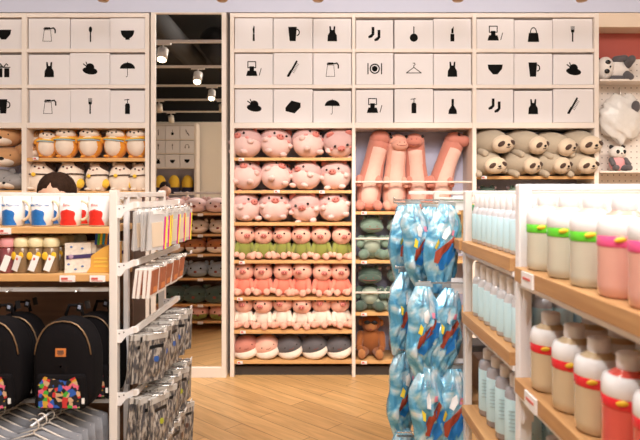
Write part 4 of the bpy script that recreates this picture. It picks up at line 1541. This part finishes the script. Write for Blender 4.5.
def foil_bag(seed):
    def mk():
        t = thing('inflated_foil_bag', cat='foil bag')
        m = MB()
        nu, nv = 22, 30
        for side in (-1, 1):
            vs, fs = [], []
            for i in range(nu + 1):
                for j in range(nv + 1):
                    vs.append(foil_surf(-1 + 2 * i / nu, j / nv, side, seed))
            for i in range(nu):
                for j in range(nv):
                    q = i * (nv + 1) + j
                    f = (q, q + nv + 1, q + nv + 2, q + 1)
                    fs.append(f if side < 0 else tuple(reversed(f)))
            m.add(vs, fs)
        m.build('bag', FOIL, t)

        def decal(poly, name, mt, off=.0018):
            # fan patch following the front surface
            cx = sum(p[0] for p in poly) / len(poly); cy = sum(p[1] for p in poly) / len(poly)
            vs, fs = [], []
            K = 4
            n = len(poly)
            for k in range(K + 1):
                for (a, b2) in poly:
                    u, v = cx + (a - cx) * k / K, cy + (b2 - cy) * k / K
                    p = foil_surf(u, v, -1, seed) + Vector((0, -off, 0))
                    vs.append(p)
            for k in range(K):
                for j in range(n):
                    a, b3 = k * n + j, k * n + (j + 1) % n
                    fs.append((a, b3, b3 + n, a + n))
            MB().add(vs, fs).build(name, mt, t)
        decal(ell_pts(.12, .44, .55, .17, 22, rot=.0) if 0 else [(-.55, .30), (-.2, .26), (.2, .34), (.55, .46), (.62, .60), (.3, .62), (0, .55), (-.35, .42)], 'blue_print', mat('foil_mid_blue', (.02, .20, .58), .3, metal=.2), .0016)
        decal([(-.62, .34), (-.45, .33), (-.2, .44), (.1, .50), (.42, .62), (.34, .66), (.0, .58), (-.3, .52), (-.55, .46)], 'brown_print', mat('foil_brown', (.30, .05, .025), .35), .003)
        decal([(-.35, .62), (-.15, .60), (-.02, .68), (-.1, .76), (-.3, .72)], 'white_print', mat('foil_white', (.85, .84, .84), .35), .0024)
        decal([(-.62, .50), (-.5, .48), (-.42, .56), (-.55, .60)], 'yellow_print', mat('foil_yellow', (.80, .62, .05), .35), .0026)
        decal([(.1, .66), (.28, .66), (.3, .72), (.14, .72)], 'pink_print', mat('foil_pink', (.75, .25, .35), .35), .0026)
        # lettering strokes near the top (illegible at this size)
        for q in range(6):
            u0 = -.42 + q * .16
            decal([(u0, .80 + .02 * math.sin(q)), (u0 + .05, .80 + .02 * math.sin(q)), (u0 + .06, .86 + .02 * math.sin(q)), (u0 + .01, .86 + .02 * math.sin(q))], 'lettering', mat('foil_grey_ink', (.25, .32, .42), .4), .002)
        MB().box((0, 0, .004), (.062, .003, .016)).build('crimped_seal', mat('foil_seal', (.62, .66, .68), .3, metal=.5), t)
        return t
    return mk


bags = [  # px, py(top), y, yaw, scale, label
    (403, 206, 2.24, 40, .98, 'top tier, left end, turned away'), (413, 204, 2.10, 26, 1.0, 'top tier, second from left in front'), (429, 207, 2.20, 20, 1.0, 'top tier, tucked in the middle'),
    (447, 205, 2.05, 16, 1.04, 'top tier, right end, nearest'), (438, 208, 2.30, -10, 1.0, 'top tier, hidden between middle and right end'),
    (405, 272, 2.16, 36, 1.0, 'second tier, left end'), (412, 276, 2.30, -12, 1.0, 'second tier, deepest on the left'), (424, 286, 1.97, 20, 1.02, 'second tier, centre front'), (450, 288, 2.0, 24, 1.0, 'second tier, right end'), (438, 270, 2.16, 4, 1.0, 'second tier, hidden behind the centre'),
    (404, 350, 2.14, 34, 1.04, 'third tier, left end'), (426, 366, 1.95, 16, 1.08, 'third tier, centre front'), (453, 368, 1.97, 10, 1.08, 'third tier, right end'), (440, 352, 2.1, 20, 1.0, 'third tier, behind the centre'),
    (402, 428, 2.10, 30, 1.0, 'lowest tier, left'), (424, 447, 1.98, 14, 1.0, 'lowest tier, middle'), (449, 447, 2.0, 10, 1.0, 'lowest tier, right'),
]
for i, (px, py, y, yaw, s, lab) in enumerate(bags):
    p = P(px, py, y)
    k = i % 3
    inst('foil%d' % k, foil_bag(k * 2.1 + .5), p, (R(-3), R([6, -5, 3, 9, -4][i % 5]), R(yaw)), 0, s, label=f"light blue foil bag with brown print, {lab}", group='blue foil bags', cat='foil bag')
# hooks holding the bags
for (py, y, x0, x1) in [(200, 2.05, .255, .5), (203, 2.18, .27, .5), (283, 1.98, .33, .48), (268, 2.12, .27, .48), (364, 1.97, .33, .48), (350, 2.1, .28, .48), (436, 2.0, .26, .48)]:
    z = EYE - (py - 192) * y / F
    h = rgp(MB().tube([(x1, y, z), (x0, y, z), (x0 - .004, y - .01, z + .008)], .0035, 6).tube([(x1, y + .03, z), (x0, y + .03, z)], .0025, 6), 'bag_hook', CHROME)
    rgp(MB().box((x1 - .02, y + .01, z - .01), (.05, .004, .05)), 'hook_plate', WSTEEL)
rgp(MB().bx(.475, .485, 1.97, 1.985, 0.0, EYE - .01), 'upright', WSTEEL)

# ------------------------------------------------------------------ behind the near gondola: low unit seen only in the mirror
lu = thing('low_display_unit', (-1.55, 3.3, 0), 'low cream shelving of lying plush reflected in the mirror, facing the wall', 'shelving')
def lup(mb, name, m, bevel=0): return loc(mb.build(name, m, bevel=bevel), lu)
LX0, LX1, LY0, LY1 = -2.35, -.98, 2.9, 3.3
for x in (LX0, LX1 - .03): lup(MB().bx(x, x + .03, LY0, LY1, 0, 1.50), 'upright', CREAM)
lup(MB().bx(LX0 + .03, LX1 - .03, LY0, LY0 + .015, 0, 1.46), 'back_panel', BROWNP)
RZ = F / 6.62
lz = [EYE - (py - 192) / RZ for py in (213, 234, 254, 278, 304, 321)]
for z in lz: lup(MB().bx(LX0 + .03, LX1 - .03, LY0 + .015, LY1, z - .025, z), 'shelf_board', OAK)


def lying(m1, m2, nm):
    def mk():
        t = thing('lying_animal_plush', cat='plush toy')
        MB().sph((0, 0, .075), (.12, .15, .075), seg=22, rings=12).build('body', m1, t)
        MB().sph((0, -.06, .05), (.105, .1, .05)).build('muzzle', m2, t)
        eyes(t, [(-.05, -.13, .095), (.05, -.13, .095)], .009)
        MB().sph((0, -.158, .065), (.016, .01, .012), seg=10, rings=8).build('nose', NOST, t)
        for s in (-1, 1): MB().sph((s * .08, 0, .135), (.025, .015, .028)).build('ear', m1, t)
        return t
    return mk


kinds = [(PINK, PINK, 'pale pink'), (BEIGE, WHITEP, 'beige'), (FOX, WHITEP, 'fox brown'), (BLUEG, BLUEG, 'blue-grey'), (DSAGE, DSAGE, 'dark green'), (PEACH, GREENS, 'pink and green')]
for r, (a, b2, n) in enumerate(kinds):
    for i in range(5):
        inst('ly' + n, lying(a, b2, n), (-2.1 + i * .235 + .03 * (r % 2), 3.16, lz[r] + .001), (0, 0, PI + R(random.uniform(-8, 8))), 0, [1.12, 1.0, 1.05, 1.1, 1.2, 1.0][r],
             label=f"{n} lying plush in the mirror, low unit, {nth(i,5)}", group=f"{n} plushes on the low unit", cat='plush toy')
    price_ = lup(MB().bx(-1.35, -1.29, LY1 + .001, LY1 + .006, lz[r] - .035, lz[r] - .005), 'price_label', LABEL)

# opposite wall unit reflected
OY = -3.5
ou = thing('shelving_unit', (-3.3, OY - .3, 0), 'cream shelving with printed boxes on the opposite wall, seen in the mirror', 'shelving')
def oup(mb, name, m): return loc(mb.build(name, m), ou)
RO = F / 13.42
def oz(py): return EYE - (py - 192) / RO
def ox(px): return (px - 320) / RO
for px in (150.5, 194.3): oup(MB().bx(ox(px), ox(px) + .05, OY - .36, OY, 0, oz(123)), 'upright', CREAM)
oup(MB().bx(ox(150.5), ox(196), OY - .37, OY - .355, 0, oz(123)), 'back_panel', BACK)
for py in (124.5, 139, 153, 167.5, 194, 215, 235, 255): oup(MB().bx(ox(151.7), ox(194.3), OY - .35, OY, oz(py + 1), oz(py)), 'shelf_board', CREAM)
oi = [['knife', 'frying pan', 'comb'], ['fork', 'spoon', 'headphones'], ['tank top', 'bowl', 'briefs']]
for r, (a, b2) in enumerate([(139, 126), (153, 140.5), (167.5, 154.5)]):
    for c, (xa, xb) in enumerate([(151.8, 165), (165.3, 179.8), (180.1, 194.2)]):
        storage_box(ox(xa), ox(xb) - .005, oz(a) + .001, oz(b2), OY, oi[r][c], f"white box with black {oi[r][c]}, {rn[r]} on the opposite wall, seen in the mirror", 'boxes on the opposite wall', face=1)


def yellow_toy():
    t = thing('yellow_plush_toy', cat='plush toy')
    MB().sph((0, 0, .23), (.13, .12, .2)).build('body', YEL, t)
    MB().sph((0, 0, .1), (.14, .125, .1)).build('base_fabric', plush_mat('plush_navy', (.03, .03, .07)), t)
    return t


for i, px in enumerate([158.5, 172.5, 186]):
    inst('yel', yellow_toy, (ox(px), OY - .15, oz(194) + .001), (0, 0, PI), 0, 1.0, label=f"plain yellow plush seen in the mirror below the boxes, {nth(i,3)}", group='yellow plushes on the opposite wall', cat='plush toy')

# ------------------------------------------------------------------ ceiling rails with spotlights
WHM = mat('white_lamp_metal', (.72, .68, .62), .4)
LENS = mat('lamp_lens', (1, .85, .6), .3, emis=(1, .78, .5), estr=25)
rails = [3.24, 1.9, .47, -.97, -2.6]
for i, y in enumerate(rails):
    o = MB().bx(X0 + .1, X1 - .1, y - .02, y + .02, 3.19, 3.22).build('lighting_track', WHM)
    tag(o, f"white lighting track across the black ceiling, {ORD[i]} from the mirror wall", 'lighting track')


def spot():
    t = thing('track_spotlight', cat='spotlight')
    MB().bx(-.09, .09, -.018, .018, -.02, 0).build('adapter', WHM, t)
    MB().tube([(0, 0, -.02), (0, 0, -.08)], .01, 8).build('stem', WHM, t)
    h = MB().tube([(0, -.0, -.07), (0, .0, -.21)], [.058, .058], 24).xf(Matrix.Translation((0, 0, -.09)) @ Matrix.Rotation(R(28), 4, 'X') @ Matrix.Translation((0, 0, .09))).build('lamp_head', WHM, t)
    MB().tube([(0, 0, -.2105), (0, 0, -.214)], [.045, .045], 24).xf(Matrix.Translation((0, 0, -.09)) @ Matrix.Rotation(R(28), 4, 'X') @ Matrix.Translation((0, 0, .09))).build('lens', LENS, h)
    return t


def add_spot_light(name, locn, target, energy, size=.9, blend=.6, col=(1, .86, .70), rad=.05):
    l = bpy.data.lights.new(name, 'SPOT')
    l.energy = energy; l.spot_size = size; l.spot_blend = blend; l.color = col; l.shadow_soft_size = rad
    o = bpy.data.objects.new(name, l)
    COL.objects.link(o)
    o.location = locn
    o.rotation_euler = (Vector(target) - Vector(locn)).to_track_quat('-Z', 'Y').to_euler()
    return o


vs_ = [(163, 0), (198, 1), (212, 2), (159, 3), (222, 3), (171, 4)]
n_ = 0
spots = []
for px, ri in vs_:
    Zv = 2 * WY - rails[ri]
    spots.append(((px - 320) * Zv / F, ri))
for x in (-3.9, -.2, .9, 1.9, 3.0): spots.append((x, 0))
for x in (-.6, 1.0, 2.4): spots.append((x, 1))
for x, ri in spots:
    o = inst('spot', spot, (x, rails[ri], 3.189), (0, 0, PI if ri > 2 else 0), label=f"white track spotlight on the {ORD[ri]} ceiling track, near {'the left' if x < -2.6 else 'left of centre' if x < -1.7 else 'mid left' if x < -1 else 'the centre' if x < .5 else 'mid right' if x < 1.5 else 'the right' if x < 2.7 else 'the far right'}", cat='spotlight', group='track spotlights')
# downlights whose rims just dip into the top of the picture
for i, px in enumerate([103, 222, 318, 458, 582]):
    p = P(px, 1.2, 4.5)
    t = thing('pendant_downlight', p, f"small bronze rimmed lamp at the top edge of the photo, {nth(i,5)} of five", 'lamp', 'bronze rimmed lamps along the wall')
    MB().lathe([(.034, 0), (.042, .008), (.042, .06), (.03, .09), (.006, .1)], seg=24).build('shade', mat('bronze', (.45, .27, .14), .4, metal=.3), t)
    MB().tube([(0, 0, .1), (0, 0, ZC - p.z)], .005, 8).build('rod', WHM, t)


# ------------------------------------------------------------------ people
def skin_obj(name, verts, edges, radii, m, parent, root=0, sub=2):
    me = bpy.data.meshes.new(name)
    me.from_pydata(verts, edges, [])
    o = bpy.data.objects.new(name, me)
    COL.objects.link(o)
    o.parent = parent
    sk = o.modifiers.new('skin', 'SKIN')
    sk.use_smooth_shade = True
    for i, r in enumerate(radii):
        d = me.skin_vertices[0].data[i]
        d.radius = r if hasattr(r, '__len__') else (r, r)
        d.use_root = (i == root)
    sb = o.modifiers.new('sub', 'SUBSURF'); sb.levels = sub; sb.render_levels = sub
    me.materials.append(m)
    return o


SKIN = mat('skin', (.62, .36, .25), .5, noise=.05)


def person(locn, rz, h, hair_c, shirt_c, trouser_c, label, longhair):
    t = thing('person', locn, label, 'person')
    t.rotation_euler = (0, 0, rz)
    k = h / 1.7
    t.scale = (k, k, k)
    V, E, Rr = [], [], []
    def v(p, r, par=None):
        V.append(p); Rr.append(r)
        if par is not None: E.append((par, len(V) - 1))
        return len(V) - 1
    pel = v((0, 0, .93), (.13, .09))
    w = v((0, 0, 1.08), (.115, .08), pel); ch = v((0, 0, 1.27), (.13, .09), w); nk = v((0, 0, 1.40), (.065, .055), ch); n2 = v((0, -.005, 1.47), (.048, .048), nk)
    for s in (-1, 1):
        hp = v((s * .09, 0, .86), .085, pel); kn = v((s * .1, -.01, .48), .055, hp); an = v((s * .1, .01, .09), .036, kn); ft = v((s * .11, -.11, .035), .034, an); v((s * .115, -.16, .028), .026, ft)
        sh = v((s * .165, 0, 1.36), .055, nk); el = v((s * .205, .0, 1.10), .040, sh); wr = v((s * .2, -.07, .87), .026, el)
        pm = v((s * .195, -.09, .80), (.030, .020), wr)
        for f, (dx, dl) in enumerate([(-.022, .07), (-.007, .08), (.008, .075), (.022, .06)]):
            a = v((s * .195 , -.09 + dx, .765), .0095, pm)
            b_ = v((s * .190, -.09 + dx * 1.15, .765 - dl * .5), .0085, a)
            v((s * .182, -.09 + dx * 1.2, .765 - dl), .007, b_)
        th = v((s * .185, -.122, .795), .0105, pm); v((s * .175, -.138, .765), .0085, th)
    skin_obj('body', V, E, Rr, SKIN, t, 0, 1)
    # head
    def hf(d):
        kk = 1.0
        if d.z < -.1: kk -= .12 * (-d.z)
        return kk
    hd = MB().sph((0, -.01, 1.585), (.076, .094, .118), seg=28, rings=20, fn=hf)
    hd.sph((0, -.104, 1.57), (.012, .016, .02))
    for s in (-1, 1): hd.sph((s * .076, 0, 1.575), (.01, .02, .03))
    ho = hd.build('head', SKIN, t)
    for s in (-1, 1):
        MB().sph((s * .03, -.093, 1.59), (.011, .008, .007), seg=10, rings=8).build('eye', mat('eye_white', (.8, .78, .75), .3), ho)
        MB().sph((s * .03, -.099, 1.59), (.005, .004, .005), seg=8, rings=6).build('iris', EYEB, ho)
    MB().sph((0, -.094, 1.527), (.024, .007, .007)).build('lips', mat('lips', (.5, .15, .13), .5), ho)
    hm = mat('hair_' + longhair, hair_c, .75, noise=.5, nscale=70, bump=1.0, bscale=60, spec=.12)
    hb = MB()
    rip = lambda d: 1 + .012 * math.sin(d.x * 30 + d.z * 9) + .01 * math.sin(d.y * 28) - .05 * math.exp(-(d.x / .08) ** 2)
    hb.sph((0, .011, 1.632), (.082, .104, .086), seg=36, rings=24, fn=rip)
    if longhair == 'long':
        hb.sph((0, .06, 1.5), (.085, .05, .14), seg=28, rings=18, fn=rip)
    hb.build('hair', hm, t)
    # clothes
    V, E, Rr = [], [], []
    pel = v((0, 0, .95), (.148, .105)); w = v((0, 0, 1.08), (.13, .095), pel); ch = v((0, 0, 1.27), (.148, .105), w); nk = v((0, 0, 1.395), (.08, .07), ch)
    for s in (-1, 1):
        sh = v((s * .17, 0, 1.36), .066, nk); el = v((s * .208, .0, 1.10), .052, sh); v((s * .202, -.06, .91), .038, el)
    skin_obj('jumper', V, E, Rr, mat('jumper_' + longhair, shirt_c, .9, bump=.3, bscale=150), t, 0, 1)
    V, E, Rr = [], [], []
    pel = v((0, 0, .98), (.14, .1)); p2 = v((0, 0, .9), (.14, .1), pel)
    for s in (-1, 1):
        hp = v((s * .09, 0, .82), .096, p2); kn = v((s * .1, -.01, .48), .068, hp); v((s * .1, .01, .11), .054, kn)
    skin_obj('trousers', V, E, Rr, mat('trousers_' + longhair, trouser_c, .9), t, 0, 1)
    for s in (-1, 1):
        MB().sph((s * .112, -.08, .04), (.048, .13, .042)).build('shoe', mat('shoe_dark', (.03, .03, .03), .5), t)
    return t


person((-1.125, 2.56, 0), .1, 1.6, (.028, .013, .007), (.15, .13, .12), (.05, .06, .1), 'person with dark brown hair behind the mug shelf, only the top of the head showing', 'long')
person((-2.2, 1.4, 0), PI * 1.0 - .3, 1.665, (.02, .012, .01), (.5, .45, .4), (.04, .04, .05), 'black-haired person in a light jumper reflected at the left side of the mirror', 'short')

tag(bpy.data.objects['yellow_cushion'], 'mustard yellow cushion on the green plush below the sloths', 'cushion')

# ------------------------------------------------------------------ light
def area(name, locn, target, sx, sy, energy, col):
    l = bpy.data.lights.new(name, 'AREA')
    l.shape = 'RECTANGLE'; l.size = sx; l.size_y = sy; l.energy = energy; l.color = col
    o = bpy.data.objects.new(name, l)
    COL.objects.link(o)
    o.location = locn
    o.rotation_euler = (Vector(target) - Vector(locn)).to_track_quat('-Z', 'Y').to_euler()
    return o


area('fill_light_aisle', (.6, 1.9, 3.95), (.4, 4.9, .7), 3.6, 1.2, 170, (1, .88, .78))  # added soft fill for the aisle wall, no fixture on the ceiling
area('fill_light_left', (-3.6, 2.4, 3.95), (-1.8, 4.9, .9), 1.6, 1.6, 70, (1, .88, .78))  # added fill for the left shelving, kept outside the mirror's view
area('fill_light_middle', (.9, -.3, 3.95), (.1, 3.2, .8), 3.0, 2.0, 130, (1, .88, .76))  # added fill over the middle of the shop, no panel there
area('fill_light_rear', (.9, -2.2, 3.95), (-3.0, -3.9, 1.5), 3.0, 1.4, 230, (1, .86, .70))  # added fill brightening the opposite wall for the mirror
area('fill_light_cool', (.2, .4, 3.9), (.55, 1.3, 1.2), 1.2, 1.0, 75, (.97, .96, 1))  # added cool fill to brighten the near gondolas, no real source
for x in (-3.9, -.2, .9, 1.9, 3.0):
    add_spot_light('track_and_fill_spot', (x, rails[0] + .13, 2.95), (x * .9 + .05, 5.0, .85), 88, 1.0, .8)
for x in (-2.1, .0):
    add_spot_light('track_and_fill_spot', (x, rails[0] + .1, 2.9), (x + .2, 4.9, .5), 60, 1.05, .8)
# fill spots added to brighten the near gondolas and foil bags, no lamp bodies
add_spot_light('track_and_fill_spot', (-.3, rails[2], 2.9), (.75, 1.2, 1.25), 75, .8, .8, (1, .95, .92))
add_spot_light('track_and_fill_spot', (-.5, rails[1] - .6, 2.9), (.45, 2.0, 1.1), 45, .7, .8, (1, .92, .86))
add_spot_light('track_and_fill_spot', (.5, rails[2], 2.9), (-.85, 2.1, 1.25), 38, .8, .8, (1, .88, .76))

w = bpy.data.worlds.new('World'); SC.world = w
w.use_nodes = True
w.node_tree.nodes['Background'].inputs['Color'].default_value = (.9, .85, .8, 1)
w.node_tree.nodes['Background'].inputs['Strength'].default_value = .3

# ------------------------------------------------------------------ camera
cd = bpy.data.cameras.new('camera')
cd.sensor_width = 36
cd.lens = F / 640 * 36
cd.shift_y = -28 / 640
cd.dof.use_dof = True
cd.dof.focus_distance = 3.6
cd.dof.aperture_fstop = 5.6
cam = bpy.data.objects.new('camera', cd)
COL.objects.link(cam)
cam.location = (0, 0, EYE)
cam.rotation_euler = (PI / 2, 0, 0)
SC.camera = cam
vs = SC.view_settings
vs.view_transform = 'Standard'
vs.look = 'None'
vs.gamma = 1
vs.exposure = 0.15
vs.use_curve_mapping = False
